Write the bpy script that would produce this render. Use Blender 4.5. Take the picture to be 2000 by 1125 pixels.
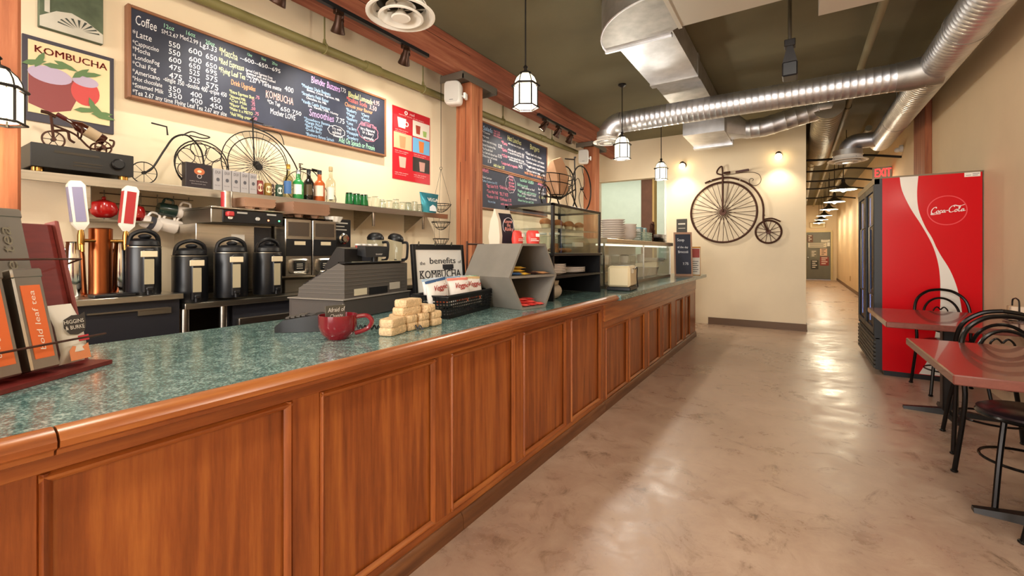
import bpy, math, random
from mathutils import Vector, Matrix
for o in list(bpy.data.objects): bpy.data.objects.remove(o)
SC = bpy.context.scene
COL = SC.collection
PI = math.pi
RN = random.Random(11)

# ------------------------------------------------------------------ camera, world, exposure
cam_d = bpy.data.cameras.new('camera'); cam = bpy.data.objects.new('camera', cam_d); COL.objects.link(cam)
cam_d.sensor_width = 36; cam_d.lens = 36*866/2000; cam_d.shift_y = -70.5/2000; cam_d.clip_start = .05
cam.location = (0, 0, 1.25); cam.rotation_euler = (PI/2, 0, math.atan(558/866))
SC.camera = cam
vs = SC.view_settings
vs.view_transform = 'Standard'; vs.look = 'None'; vs.gamma = 1; vs.use_curve_mapping = False
vs.exposure = 0.3
w = bpy.data.worlds.new('daylight'); SC.world = w; w.use_nodes = True
w.node_tree.nodes['Background'].inputs[0].default_value = (.80, .88, 1, 1)
w.node_tree.nodes['Background'].inputs[1].default_value = 1.0

def light(name, kind, loc, energy, col=(1, .92, .80), size=.1, rot=None, target=None, angle=60, blend=.5, sy=None):
    d = bpy.data.lights.new(name, kind); d.energy = energy; d.color = col
    if kind == 'AREA':
        d.shape = 'RECTANGLE'; d.size = size; d.size_y = sy or size
    elif kind in ('POINT', 'SPOT'):
        d.shadow_soft_size = size
    if kind == 'SPOT':
        d.spot_size = math.radians(angle); d.spot_blend = blend
    o = bpy.data.objects.new(name, d); COL.objects.link(o); o.location = loc
    if target is not None:
        o.rotation_euler = (Vector(target)-Vector(loc)).to_track_quat('-Z', 'Y').to_euler()
    elif rot: o.rotation_euler = rot
    return o
# fill lights added out of view, as a front window and ceiling lamps
light('window_fill_light', 'AREA', (-.9, -4.85, 1.75), 320, (1, .95, .90), 4.2, target=(-.9, 3, 1.3), sy=2.3)
for lx, ly in ((.1, -1.6), (.1, 1.6)):
    light('room_fill_light', 'POINT', (lx, ly, 3.05), 58, (1, .93, .83), .16)
light('kitchen_light', 'AREA', (-3.4, 9.9, 3.3), 42, (.95, 1, .93), 2.8, rot=(0, 0, 0), sy=2.2)

# ------------------------------------------------------------------ materials
def lin(h):
    if isinstance(h, str):
        h = h.lstrip('#'); v = [int(h[i:i+2], 16)/255 for i in (0, 2, 4)]
    else: v = h
    return tuple(((x+.055)/1.055)**2.4 if x > .04045 else x/12.92 for x in v)
MATS = {}
def nodes(name):
    m = bpy.data.materials.new(name); m.use_nodes = True
    nt = m.node_tree; return m, nt, nt.nodes, nt.links, nt.nodes['Principled BSDF']
def coords(nt, scale=(1, 1, 1), kind='Object', rnd=False):
    tc = nt.nodes.new('ShaderNodeTexCoord'); mp = nt.nodes.new('ShaderNodeMapping')
    mp.inputs['Scale'].default_value = scale
    nt.links.new(tc.outputs[kind], mp.inputs[0])
    if rnd:
        oi = nt.nodes.new('ShaderNodeObjectInfo'); mu = nt.nodes.new('ShaderNodeVectorMath'); mu.operation = 'SCALE'
        cmb = nt.nodes.new('ShaderNodeCombineXYZ')
        for i in range(3): nt.links.new(oi.outputs['Random'], cmb.inputs[i])
        nt.links.new(cmb.outputs[0], mu.inputs[0]); mu.inputs['Scale'].default_value = 37
        nt.links.new(mu.outputs[0], mp.inputs['Location'])
    return mp.outputs[0]
def noise(nt, vec, scale, detail=4, rough=.55, dist=0):
    n = nt.nodes.new('ShaderNodeTexNoise'); n.inputs['Scale'].default_value = scale
    n.inputs['Detail'].default_value = detail; n.inputs['Roughness'].default_value = rough; n.inputs['Distortion'].default_value = dist
    nt.links.new(vec, n.inputs['Vector']); return n.outputs['Fac']
def ramp(nt, fac, stops):
    r = nt.nodes.new('ShaderNodeValToRGB'); e = r.color_ramp.elements
    while len(e) < len(stops): e.new(.5)
    for el, (p, c) in zip(e, stops): el.position = p; el.color = (*c, 1) if len(c) == 3 else c
    nt.links.new(fac, r.inputs[0]); return r.outputs[0]
def bumpn(nt, b, h, strength, dist=.01):
    n = nt.nodes.new('ShaderNodeBump'); n.inputs['Strength'].default_value = strength; n.inputs['Distance'].default_value = dist
    nt.links.new(h, n.inputs['Height']); nt.links.new(n.outputs[0], b.inputs['Normal'])
def M(name, col, rough=.5, metal=0, var=0, scale=6, bump=0, bscale=60, coat=0, trans=0, emit=None, es=0, ior=1.45, stretch=(1, 1, 1), spec=.5):
    if name in MATS: return MATS[name]
    m, nt, N, Lk, b = nodes(name); c = lin(col)
    b.inputs['Base Color'].default_value = (*c, 1); b.inputs['Roughness'].default_value = rough
    b.inputs['Metallic'].default_value = metal; b.inputs['IOR'].default_value = ior
    b.inputs['Coat Weight'].default_value = coat; b.inputs['Transmission Weight'].default_value = trans
    b.inputs['Specular IOR Level'].default_value = spec
    if emit is not None:
        b.inputs['Emission Color'].default_value = (*lin(emit), 1); b.inputs['Emission Strength'].default_value = es
    if var or bump: vec = coords(nt, stretch)
    if var:
        f = noise(nt, vec, scale)
        o = ramp(nt, f, [(.3, tuple(max(0, x*(1-var)) for x in c)), (.7, tuple(min(1, x*(1+var)) for x in c))])
        Lk.new(o, b.inputs['Base Color'])
    if bump: bumpn(nt, b, noise(nt, vec, bscale, 3), bump)
    MATS[name] = m; return m
def WOOD(name, c1, c2, c3, rough=.35, axis='z', scale=1.0, coat=.2, bump=.15):
    m, nt, N, Lk, b = nodes(name)
    st = {'z': (14, 14, .9), 'y': (14, .9, 14), 'x': (.9, 14, 14)}[axis]
    vec = coords(nt, tuple(s*scale for s in st), rnd=True)
    f1 = noise(nt, vec, .55, 2, .5, .6)           # broad cathedral figure
    mt = N.new('ShaderNodeMath'); mt.operation = 'MULTIPLY'; Lk.new(f1, mt.inputs[0]); mt.inputs[1].default_value = 26
    sn = N.new('ShaderNodeMath'); sn.operation = 'SINE'; Lk.new(mt.outputs[0], sn.inputs[0])
    f2 = noise(nt, vec, 3.2, 5, .65)
    ad = N.new('ShaderNodeMath'); ad.operation = 'MULTIPLY_ADD'; Lk.new(sn.outputs[0], ad.inputs[0]); ad.inputs[1].default_value = .13; Lk.new(f2, ad.inputs[2])
    Lk.new(ramp(nt, ad.outputs[0], [(.14, lin(c1)), (.5, lin(c2)), (.86, lin(c3))]), b.inputs['Base Color'])
    b.inputs['Roughness'].default_value = rough; b.inputs['Coat Weight'].default_value = coat; b.inputs['Coat Roughness'].default_value = .25
    if bump: bumpn(nt, b, f2, bump, .004)
    MATS[name] = m; return m
OAK = WOOD('oak', '#6c3412', '#965022', '#b46c30', .34, 'z')
OAKY = WOOD('oak_rail', '#743a18', '#9e5828', '#bc783c', .32, 'y')
TIM = WOOD('timber_beam', '#6a3622', '#8c4c34', '#a86a4c', .75, 'y', .7, 0, .5)
TIMZ = WOOD('timber_post', '#7c4024', '#a05c38', '#ba7c54', .7, 'z', .7, 0, .5)
WALL = M('cream_paint', '#ecdabb', .75, var=.04, scale=1.5, bump=.05, bscale=40)
WALLT = M('tan_paint', '#dcc5a3', .75, var=.05, scale=1.2, bump=.05, bscale=40)
KWALL = M('kitchen_paint', '#e6ead8', .7, var=.03)
CEIL = M('olive_ceiling', '#716b52', .85, var=.12, scale=1.2, bump=.1, bscale=30)
BASEB = M('brown_vinyl', '#6b5038', .5)
STEEL = M('brushed_steel', '#b9b3a8', .28, 1, var=.12, scale=3, stretch=(4, 1, 30))
STEELD = M('dull_steel', '#8d867a', .4, 1, var=.1, scale=4)
CHROME = M('chrome', '#d8d8d8', .1, 1)
GALV = M('galvanised', '#dadbe0', .42, 1, var=.14, scale=7, bump=.08, bscale=14)
GALVP = M('galvanised_flat', '#b4b1ac', .5, 1, var=.16, scale=9, bump=.06, bscale=20)
COPPER = M('copper', '#a8613a', .3, 1, var=.1, scale=3, stretch=(8, 8, .5))
BRASS = M('brass', '#b58a4a', .25, 1)
BLK = M('black_plastic', '#131316', .4)
BLKM = M('black_iron', '#211d1b', .42, .4)
RUST = M('rust_iron', '#4a2c20', .5, .5, var=.25, scale=20)
WHITE = M('white_plastic', '#eceae4', .4)
WHITEM = M('white_enamel', '#e8e4da', .35)
DGREY = M('register_grey', '#55504c', .5, bump=.1, bscale=200)
HEXG = M('grey_plywood', '#7c776f', .55, var=.12, scale=5, bump=.05)
CHALK = M('slate', '#2a2e3e', .6, var=.3, scale=2.5)
PAPER = M('paper', '#ece6da', .7)
KRAFT = M('kraft_paper', '#b98f6e', .8, var=.08, scale=8, bump=.15, bscale=25)
CARD = M('pulp_card', '#b28a70', .85, var=.08)
OLIVE = M('olive_pipe', '#7d7548', .5)
CERAM = M('white_ceramic', '#f0e8e2', .25, coat=.3)
CREAM = M('cream_plastic', '#e4d5b0', .4)
REDW = M('maroon_wood', '#6d2420', .38, var=.15, scale=6, stretch=(2, 2, 12))
RED = M('red_gloss', '#c80a16', .2, spec=.28)
GREEN = M('dark_green_ceramic', '#22352e', .25, coat=.3)
def colm(h, rough=.6):
    return M('colour_'+h.lstrip('#'), h, rough)
def glassm(name, col, rough=.0, alpha=.16, k=.9):
    """thin glass sheet: mostly clear with a real reflection"""
    if name in MATS: return MATS[name]
    m, nt, N, Lk, b = nodes(name)
    out = N['Material Output']; N.remove(b)
    t = N.new('ShaderNodeBsdfTransparent'); t.inputs[0].default_value = (*lin(col), 1)
    g = N.new('ShaderNodeBsdfGlossy'); g.inputs['Roughness'].default_value = rough
    ge = N.new('ShaderNodeNewGeometry'); dt = N.new('ShaderNodeVectorMath'); dt.operation = 'DOT_PRODUCT'
    Lk.new(ge.outputs['Normal'], dt.inputs[0]); Lk.new(ge.outputs['Incoming'], dt.inputs[1])
    ab = N.new('ShaderNodeMath'); ab.operation = 'ABSOLUTE'; Lk.new(dt.outputs['Value'], ab.inputs[0])
    iv = N.new('ShaderNodeMath'); iv.operation = 'SUBTRACT'; iv.inputs[0].default_value = 1; Lk.new(ab.outputs[0], iv.inputs[1])
    pw = N.new('ShaderNodeMath'); pw.operation = 'POWER'; pw.inputs[1].default_value = 5; Lk.new(iv.outputs[0], pw.inputs[0])
    ad = N.new('ShaderNodeMath'); ad.operation = 'MULTIPLY_ADD'; ad.inputs[1].default_value = k; ad.inputs[2].default_value = alpha*.25; ad.use_clamp = True; Lk.new(pw.outputs[0], ad.inputs[0])
    mx = N.new('ShaderNodeMixShader'); Lk.new(ad.outputs[0], mx.inputs[0]); Lk.new(t.outputs[0], mx.inputs[1]); Lk.new(g.outputs[0], mx.inputs[2])
    Lk.new(mx.outputs[0], out.inputs[0]); MATS[name] = m; return m
GLASS = glassm('clear_glass', '#f2f6f4')
GLASSD = glassm('smoked_glass', '#8a857c')
GLASSF = glassm('fridge_glass', '#6a7080', alpha=.1, k=.35)
GLASSG = glassm('green_glass', '#5fae8a', alpha=.2)
# polished concrete floor
m, nt, N, Lk, b = nodes('polished_concrete'); FLOOR = m
v = coords(nt); f1 = noise(nt, v, .9, 6, .6); f2 = noise(nt, v, 6, 6, .7, .4)
mx = N.new('ShaderNodeMix'); mx.inputs[0].default_value = .45; Lk.new(f1, mx.inputs[2]); Lk.new(f2, mx.inputs[3])
c1 = ramp(nt, mx.outputs[0], [(.3, lin('#97796a')), (.5, lin('#b39884')), (.7, lin('#c9b09c'))])
v2 = coords(nt, (1.4, 1.4, 1)); f3 = noise(nt, v2, 2.6, 9, .78, 1.4)
stain = ramp(nt, f3, [(.33, (.12, .08, .05)), (.40, (.75, .70, .64)), (.46, (1, 1, 1))])
mm = N.new('ShaderNodeMix'); mm.data_type = 'RGBA'; mm.blend_type = 'MULTIPLY'; mm.inputs[0].default_value = .62
Lk.new(c1, mm.inputs[6]); Lk.new(stain, mm.inputs[7]); Lk.new(mm.outputs[2], b.inputs['Base Color'])
Lk.new(ramp(nt, mx.outputs[0], [(.38, (.20,)*3), (.62, (.58,)*3)]), b.inputs['Roughness']); bumpn(nt, b, f2, .06, .01)
b.inputs['Coat Weight'].default_value = .1; b.inputs['Coat Roughness'].default_value = .3
# speckled green laminate
m, nt, N, Lk, b = nodes('green_laminate'); LAM = m
v = coords(nt); f1 = noise(nt, v, 130, 3, .6); f2 = noise(nt, v, 28, 4, .6)
mx = N.new('ShaderNodeMix'); mx.inputs[0].default_value = .35; Lk.new(f1, mx.inputs[2]); Lk.new(f2, mx.inputs[3])
Lk.new(ramp(nt, mx.outputs[0], [(.36, lin('#33504f')), (.5, lin('#5c7f7c')), (.62, lin('#abbfb8'))]), b.inputs['Base Color'])
b.inputs['Roughness'].default_value = .2; b.inputs['Coat Weight'].default_value = .3; b.inputs['Coat Roughness'].default_value = .12
# red-brown table laminate
TABLE = M('table_laminate', '#6e3c34', .22, var=.1, scale=60, coat=.4)
GRAN = M('crisped_rice', '#dfc096', .7, var=.18, scale=70, bump=.8, bscale=110)

# ------------------------------------------------------------------ mesh builder
class MB:
    def __init__(s): s.v = []; s.f = []; s.M = None
    def add(s, vs, fs):
        k = len(s.v)
        if s.M is not None: vs = [tuple(s.M @ Vector(p)) for p in vs]
        s.v += [tuple(p) for p in vs]; s.f += [tuple(i+k for i in f) for f in fs]; return s
    def box(s, x0, x1, y0, y1, z0, z1, b=0):
        if b <= 0:
            return s.add([(x, y, z) for z in (z0, z1) for y in (y0, y1) for x in (x0, x1)],
                         [(0, 2, 3, 1), (4, 5, 7, 6), (0, 1, 5, 4), (2, 6, 7, 3), (0, 4, 6, 2), (1, 3, 7, 5)])
        X = (x0, x1); Y = (y0, y1); Z = (z0, z1); v = []; idx = {}
        for i in (0, 1):
            for j in (0, 1):
                for k in (0, 1):
                    sx, sy, sz = (b if i == 0 else -b), (b if j == 0 else -b), (b if k == 0 else -b)
                    for a, p in enumerate(((X[i], Y[j]+sy, Z[k]+sz), (X[i]+sx, Y[j], Z[k]+sz), (X[i]+sx, Y[j]+sy, Z[k]))):
                        idx[i, j, k, a] = len(v); v.append(p)
        f = []
        for i in (0, 1):
            q = [idx[i, 0, 0, 0], idx[i, 1, 0, 0], idx[i, 1, 1, 0], idx[i, 0, 1, 0]]; f.append(q if i else q[::-1])
            q = [idx[0, i, 0, 1], idx[0, i, 1, 1], idx[1, i, 1, 1], idx[1, i, 0, 1]]; f.append(q if i else q[::-1])
            q = [idx[0, 0, i, 2], idx[1, 0, i, 2], idx[1, 1, i, 2], idx[0, 1, i, 2]]; f.append(q if i else q[::-1])
        for i in (0, 1):
            for j in (0, 1):
                f.append([idx[i, j, 0, 0], idx[i, j, 1, 0], idx[i, j, 1, 1], idx[i, j, 0, 1]])
                f.append([idx[i, 0, j, 0], idx[i, 1, j, 0], idx[i, 1, j, 2], idx[i, 0, j, 2]])
                f.append([idx[0, i, j, 1], idx[1, i, j, 1], idx[1, i, j, 2], idx[0, i, j, 2]])
                for k in (0, 1): f.append([idx[i, j, k, 0], idx[i, j, k, 1], idx[i, j, k, 2]])
        return s.add(v, f)
    def cbox(s, c, d, b=0):
        return s.box(c[0]-d[0]/2, c[0]+d[0]/2, c[1]-d[1]/2, c[1]+d[1]/2, c[2]-d[2]/2, c[2]+d[2]/2, b)
    def prism(s, pts, vec):
        """closed 3-D polygon swept by vec"""
        n = len(pts); vec = Vector(vec)
        return s.add([tuple(p) for p in pts]+[tuple(Vector(p)+vec) for p in pts],
                     [tuple(range(n))[::-1], tuple(range(n, 2*n))]+[(i, (i+1) % n, n+(i+1) % n, n+i) for i in range(n)])
    def loft(s, rings, caps=True, closed=False):
        n = len(rings[0]); v = [p for r in rings for p in r]; f = []
        R_ = len(rings)
        for a in range(R_ if closed else R_-1):
            b_ = (a+1) % R_
            for i in range(n): f.append((a*n+i, a*n+(i+1) % n, b_*n+(i+1) % n, b_*n+i))
        if caps and not closed: f += [tuple(range(n))[::-1], tuple((R_-1)*n+i for i in range(n))]
        return s.add(v, f)
    def tube(s, pts, r, n=8, closed=False, caps=True):
        P = [Vector(p) for p in pts]; m = len(P); rings = []
        rad = r if isinstance(r, (list, tuple)) else [r]*m
        prev = None
        for i in range(m):
            if closed: t = P[(i+1) % m]-P[i-1]
            else: t = P[min(i+1, m-1)]-P[max(i-1, 0)]
            t.normalize()
            if prev is None:
                a = Vector((0, 0, 1)) if abs(t.z) < .9 else Vector((1, 0, 0)); u = t.cross(a).normalized()
            else:
                u = (prev-t*prev.dot(t))
                if u.length < 1e-6: u = t.orthogonal()
                u.normalize()
            prev = u; w_ = t.cross(u)
            rings.append([tuple(P[i]+(u*math.cos(2*PI*k/n)+w_*math.sin(2*PI*k/n))*rad[i]) for k in range(n)])
        return s.loft(rings, caps, closed)
    def cyl(s, p0, p1, r0, r1=None, n=16): return s.tube([p0, p1], [r0, r0 if r1 is None else r1], n)
    def lathe(s, prof, c=(0, 0, 0), n=24, axis='z', caps=True):
        rings = []
        for r, h in prof:
            ring = []
            for k in range(n):
                a = 2*PI*k/n; x, y = r*math.cos(a), r*math.sin(a)
                p = {'z': (x, y, h), 'y': (x, h, -y), 'x': (h, x, y)}[axis]
                ring.append((p[0]+c[0], p[1]+c[1], p[2]+c[2]))
            rings.append(ring)
        return s.loft(rings, caps)
    def sphere(s, c, r, n=14, m=8, sc=(1, 1, 1)):
        prof = [(r*math.sin(PI*i/m) if 0 < i < m else r*.01, -r*math.cos(PI*i/m)) for i in range(m+1)]
        rings = [[(c[0]+R_*math.cos(2*PI*k/n)*sc[0], c[1]+R_*math.sin(2*PI*k/n)*sc[1], c[2]+h*sc[2]) for k in range(n)] for R_, h in prof]
        return s.loft(rings)
    def torus(s, c, R_, r, axis='x', n=40, k=6, a0=0, a1=2*PI):
        full = abs(a1-a0-2*PI) < 1e-6; pts = []
        for i in range(n if full else n+1):
            a = a0+(a1-a0)*i/n; x, y = R_*math.cos(a), R_*math.sin(a)
            p = {'x': (0, x, y), 'y': (x, 0, y), 'z': (x, y, 0)}[axis]
            pts.append((c[0]+p[0], c[1]+p[1], c[2]+p[2]))
        return s.tube(pts, r, k, full)
    def quad(s, *p): return s.add(p, [tuple(range(len(p)))])
    def build(s, name, mat, parent=None, world=False, ang=.7):
        v = s.v
        if world and parent is not None:
            l = parent.location; v = [(p[0]-l.x, p[1]-l.y, p[2]-l.z) for p in v]
        me = bpy.data.meshes.new(name); me.from_pydata(v, [], s.f); me.update()
        me.polygons.foreach_set('use_smooth', [True]*len(me.polygons)); me.set_sharp_from_angle(angle=ang)
        me.materials.append(mat)
        o = bpy.data.objects.new(name, me); COL.objects.link(o)
        if parent is not None: o.parent = parent
        return o
def tag(o, label=None, cat=None, group=None, kind=None):
    if label: o['label'] = label
    if cat: o['category'] = cat
    if group: o['group'] = group
    if kind: o['kind'] = kind
    return o
def T(name, label, cat, loc=(0, 0, 0), rz=0, group=None):
    o = bpy.data.objects.new(name, None); COL.objects.link(o); o.empty_display_size = .05
    o.location = loc; o.rotation_euler = (0, 0, rz); return tag(o, label, cat, group)
def dup(root, loc, rz=None, label=None, group=None):
    def cp(o, par):
        c = o.copy(); COL.objects.link(c); c.parent = par
        for ch in list(o.children): cp(ch, c)
        return c
    r = cp(root, None); r.location = loc
    if rz is not None: r.rotation_euler = (0, 0, rz)
    if label: r['label'] = label
    if group: r['group'] = group
    return r
def S(name, mb, mat): return tag(mb.build(name, mat), kind='structure')
def spline(pts, k=8, closed=False):
    P = [Vector(p) for p in pts]; n = len(P); out = []
    rng = range(n) if closed else range(n-1)
    for i in rng:
        g = (lambda j: P[j % n]) if closed else (lambda j: P[max(0, min(n-1, j))])
        a, b_, c, d = g(i-1), g(i), g(i+1), g(i+2)
        for q in range(k):
            t = q/k
            out.append(.5*((2*b_)+(c-a)*t+(2*a-5*b_+4*c-d)*t*t+(3*b_-a-3*c+d)*t**3))
    if not closed: out.append(P[-1])
    return [tuple(p) for p in out]

# ------------------------------------------------------------------ lettering (built-in font turned into meshes, glyph by glyph)
GL = {}
_cu = bpy.data.curves.new('glyph', 'FONT'); _to = bpy.data.objects.new('glyph', _cu); COL.objects.link(_to)
_cu.resolution_u = 2
def _mesh(sx):
    _cu.body = sx; dg = bpy.context.evaluated_depsgraph_get(); dg.update()
    e = _to.evaluated_get(dg); me = e.to_mesh()
    r = ([tuple(q.co) for q in me.vertices], [tuple(p.vertices) for p in me.polygons]); e.to_mesh_clear(); return r
def _wid(sx):
    vv = _mesh(sx)[0]; return max(p[0] for p in vv)-min(p[0] for p in vv)
_hh = _wid('HH')
for ch in "ABCDEFGHIJKLMNOPQRSTUVWXYZabcdefghijklmnopqrstuvwxyz0123456789.&-$'!+*/%,:":
    vv, ff = _mesh(ch); GL[ch] = (vv, ff, _wid('H'+ch+'H')-_hh)
bpy.data.objects.remove(_to)
def txt(mb, st, o, right, up, w, h, jit=0, shear=0, off=.0015, bold=0):
    """fit a line of lettering into width w and cap height h at o (baseline start)"""
    adv = [GL[c][2] if c in GL else .32 for c in st]; tot = sum(adv); kx = w/tot; ky = h/.69
    R_ = Vector(right); U_ = Vector(up); Nn = R_.cross(U_)*off; o = Vector(o); x = 0
    for c, a in zip(st, adv):
        if c in GL:
            dy = RN.uniform(-jit, jit)*h; sk = shear+RN.uniform(-jit, jit)*.6; sz = 1+RN.uniform(-jit, jit)*.8
            for bx in ((0, bold) if bold else (0,)):
                mb.add([tuple(o+R_*((x+p[0]+bx)*kx+sk*p[1]*ky)+U_*(p[1]*ky*sz+dy)+Nn) for p in GL[c][0]], GL[c][1])
        x += a
    return mb
# ------------------------------------------------------------------ the setting
S('floor', MB().box(-6, 1.6, -5, 24.6, -.1, 0), FLOOR)
S('ceiling', MB().box(-6, 1.6, -5, 24.6, 3.36, 3.46), CEIL)
S('wall_left', MB().box(-3.55, -3.4, -5, 8.35, 0, 3.36), WALL)
S('wall_right', MB().box(1.45, 1.6, -5, 24.6, 0, 3.36), WALLT)
mb = MB().box(-3.4, -3.33, 8.35, 8.5, 0, 3.36).box(-2.05, .11, 8.35, 8.5, 0, 3.36).box(-3.33, -2.05, 8.35, 8.5, 2.63, 3.36).box(-3.33, -2.05, 8.35, 8.5, 0, 1.12)
S('wall_back', mb, WALL)
S('wall_hallway', MB().box(-.02, .11, 8.5, 24.2, 0, 3.36), WALLT)
S('wall_end', MB().box(-.02, .26, 24.2, 24.4, 0, 3.36).box(1.3, 1.45, 24.2, 24.4, 0, 3.36).box(.26, 1.3, 24.2, 24.4, 2.2, 3.36), WALLT)
S('wall_kitchen', MB().box(-5.2, .0, 11.4, 11.5, 0, 3.36).box(-5.2, -5.1, 8.5, 11.4, 0, 3.36).box(-5.1, -3.4, 8.5, 8.6, 0, 3.36), KWALL)
S('wall_front', MB().box(-3.4, -3, -5, -4.9, 0, 3.36).box(1.2, 1.45, -5, -4.9, 0, 3.36).box(-3, 1.2, -5, -4.9, 0, .6).box(-3, 1.2, -5, -4.9, 2.9, 3.36), WALL)
wn = S('window_1', MB().box(-3, -2.95, -4.98, -4.92, .6, 2.9).box(1.15, 1.2, -4.98, -4.92, .6, 2.9).box(-2.95, 1.15, -4.98, -4.92, .6, .65).box(-2.95, 1.15, -4.98, -4.92, 2.85, 2.9).box(-.93, -.87, -4.98, -4.92, .65, 2.85), BLKM)
MB().box(-2.95, 1.15, -4.955, -4.945, .65, 2.85).build('pane', GLASS, wn)
S('baseboard_back', MB().box(-1.31, .122, 8.336, 8.35, 0, .115).box(-1.31, .128, 8.33, 8.336, 0, .03).box(.11, .124, 8.35, 8.52, 0, .115), BASEB)
S('baseboard_right', MB().box(1.436, 1.45, 8.4, 24.2, 0, .1), BASEB)
S('trim_1', MB().box(-2.05, -2.015, 8.33, 8.5, 1.12, 2.66), M('white_trim', '#e9e6da', .5))
S('trim_2', MB().box(-3.33, -2.05, 8.3, 8.52, 1.1, 1.14), STEEL)
# door at the end of the hallway
d1 = S('door_1', MB().box(.33, 1.23, 24.18, 24.22, .01, 2.13), M('grey_door', '#6c6a5e', .5, var=.05))
MB().box(.26, .33, 24.14, 24.2, 0, 2.2).box(1.23, 1.3, 24.14, 24.2, 0, 2.2).box(.33, 1.23, 24.14, 24.2, 2.13, 2.2).build('door_frame', M('door_frame_cream', '#cbb886', .5), d1)
MB().lathe([(.03, 0), (.03, -.05), (.045, -.06), (.02, -.1)], (.40, 24.18, 1.0), axis='y').build('door_handle', STEEL, d1)
NOT = [('notice', .40, 1.08, 1.45, 1.66, '#d9d0bc'), ('notice', .88, 1.20, 1.68, 1.80, '#cfc8b8'), ('notice', .36, .58, 1.68, 2.02, '#6a4a38'), ('notice', .84, 1.10, 1.08, 1.40, '#d9b59a'),
       ('notice', .84, 1.16, .64, 1.03, '#8e3a34'), ('notice', .50, .78, .47, .88, '#3d3a34'), ('notice', .48, .74, 1.0, 1.32, '#7d786a'), ('notice', 1.10, 1.20, 1.50, 1.70, '#e0dccf')]
for nm, x0, x1, z0, z1, c in NOT:
    nn = MB().box(x0, x1, 24.172, 24.178, z0, z1).build(nm, colm(c), d1)
    mk = MB()
    for q in range(4):
        if z1-z0 < .2 and q > 0: break
        zz = z1-(q+.8)*(z1-z0)/4.6
        mk.box(x0+.05, x1-.05-.06*(q % 2), 24.169, 24.172, zz, zz+(z1-z0)*.09)
    mk.build('print', colm('#e8e2d4' if c in ('#8e3a34', '#3d3a34', '#6a4a38', '#7d786a') else '#4a4640'), nn)
# timber posts and beam
PLATE = M('iron_plate', '#6f675c', .55, .5)
for i, (y0, lab) in enumerate(((.258, 'rough red-brown timber post at the left edge beside the lantern'), (3.64, 'rough timber post between the two menu board walls carrying a white speaker'), (6.98, 'far rough timber post beside the kitchen pass-through opening'))):
    t = T('timber_post', lab, 'post', (-2.955, y0+.105, 0))
    MB().box(-.105, .105, -.105, .105, 0, 3.03, .012).build('shaft', TIMZ, t)
    MB().box(-.15, .155, -.3, .3, 3.03, 3.058).box(-.15, .155, -.3, -.29, 2.985, 3.03).box(-.15, .155, .29, .3, 2.985, 3.03).box(.145, .155, -.3, .3, 2.985, 3.03).build('cap_plate', PLATE, t)
    if i == 1:
        cr = MB()
        for yy, za, zb in ((-.03, 1.2, 2.1), (.02, 2.3, 2.8), (.05, 1.5, 1.9)): cr.box(.1045, .1056, yy, yy+.006, za, zb)
        for xx, za, zb in ((-.04, 1.3, 2.2), (.03, 2.2, 2.9), (.06, 1.1, 1.8)): cr.box(xx, xx+.006, -.1056, -.1045, za, zb)
        cr.build('crack', M('dark_check', '#4a2412', .8), t)
t = T('timber_post', 'red-brown timber post against the right wall above the drinks fridge', 'post', (1.425, 8.03, 0))
MB().box(-.045, .025, -.33, .33, 0, 3.36, .008).build('shaft', TIMZ, t)
t = T('timber_post', 'brown post inside the kitchen seen through the pass-through', 'post', (-2.47, 8.8, 0))
MB().box(-.12, .1, -.1, .1, 0, 3.36, .008).build('shaft', M('brown_post', '#6e4a38', .6, var=.2, scale=5), t)
MB().box(.1, .135, -.1, .1, 0, 3.36).build('edge_board', M('pale_edge', '#c9a868', .6), t)
t = T('timber_beam', 'long red-brown timber beam under the olive ceiling above the bar', 'beam', (-2.955, 1.7, 3.06))
MB().box(-.12, .125, -6.6, 6.64, 0, .298, .01).build('beam_body', TIM, t)
cr = MB()
for ya, yb, z in ((-.2, .9, .12), (1.0, 1.9, .20), (3.2, 4.4, .1), (-2.2, -1.2, .17)): cr.box(.1245, .1256, ya, yb, z, z+.006)
cr.build('crack', M('dark_check', '#4a2412', .8), t)
# ------------------------------------------------------------------ sprinkler pipe on the bar wall
t = T('wall_pipe', 'olive-painted pipe running along the bar wall above the menu boards', 'pipe', (-3.3, 0, 2.9))
MB().cyl((0, -2, -.04), (0, 7.25, .12), .036, n=14).build('pipe_run', OLIVE, t)
for y in (2.66, 5.9): MB().cyl((0, y, -.005+y*.0173), (0, y+.16, -.002+y*.0173), .046, n=14).build('coupling', OLIVE, t)
for y in (-.4, 2.25, 3.4, 4.9, 6.3):
    z = .0+y*.0173
    MB().cyl((0, y, z), (0, y, .46), .007, n=6).cyl((0, y, z+.03), (0, y, z+.075), .018, .01, n=8).torus((0, y, z-.005), .04, .008, 'y', 14).build('hanger', OLIVE, t)
# ------------------------------------------------------------------ ducts
def spiral(pts, r, n=28, pitch=.075, ridge=.006):
    P = [Vector(p) for p in pts]; out = []; rad = []
    for a, b in zip(P, P[1:]):
        L = (b-a).length; k = max(1, int(L/pitch))
        for i in range(k):
            for f_, rr in ((0, r), (.42, r), (.5, r+ridge), (.58, r)):
                out.append(a+(b-a)*((i+f_)/k)); rad.append(rr)
    out.append(P[-1]); rad.append(r)
    return MB().tube(out, rad, n)
t = T('spiral_duct', 'large ribbed metal duct running along the right wall ceiling', 'duct', (1.09, 4, 2.98))
spiral([(0, -9, 0), (0, 5.0, 0)], .142, pitch=.06, ridge=.0028).build('main_run', GALV, t)
MB().sphere((0, 5.0, 0), .142, 20, 10, (1, .35, 1)).build('end_cap', GALV, t)
mb = spiral([(-.08, 1.6, -.05), (-3.0, 1.6, -.05)], .13, pitch=.06, ridge=.0022)
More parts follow.
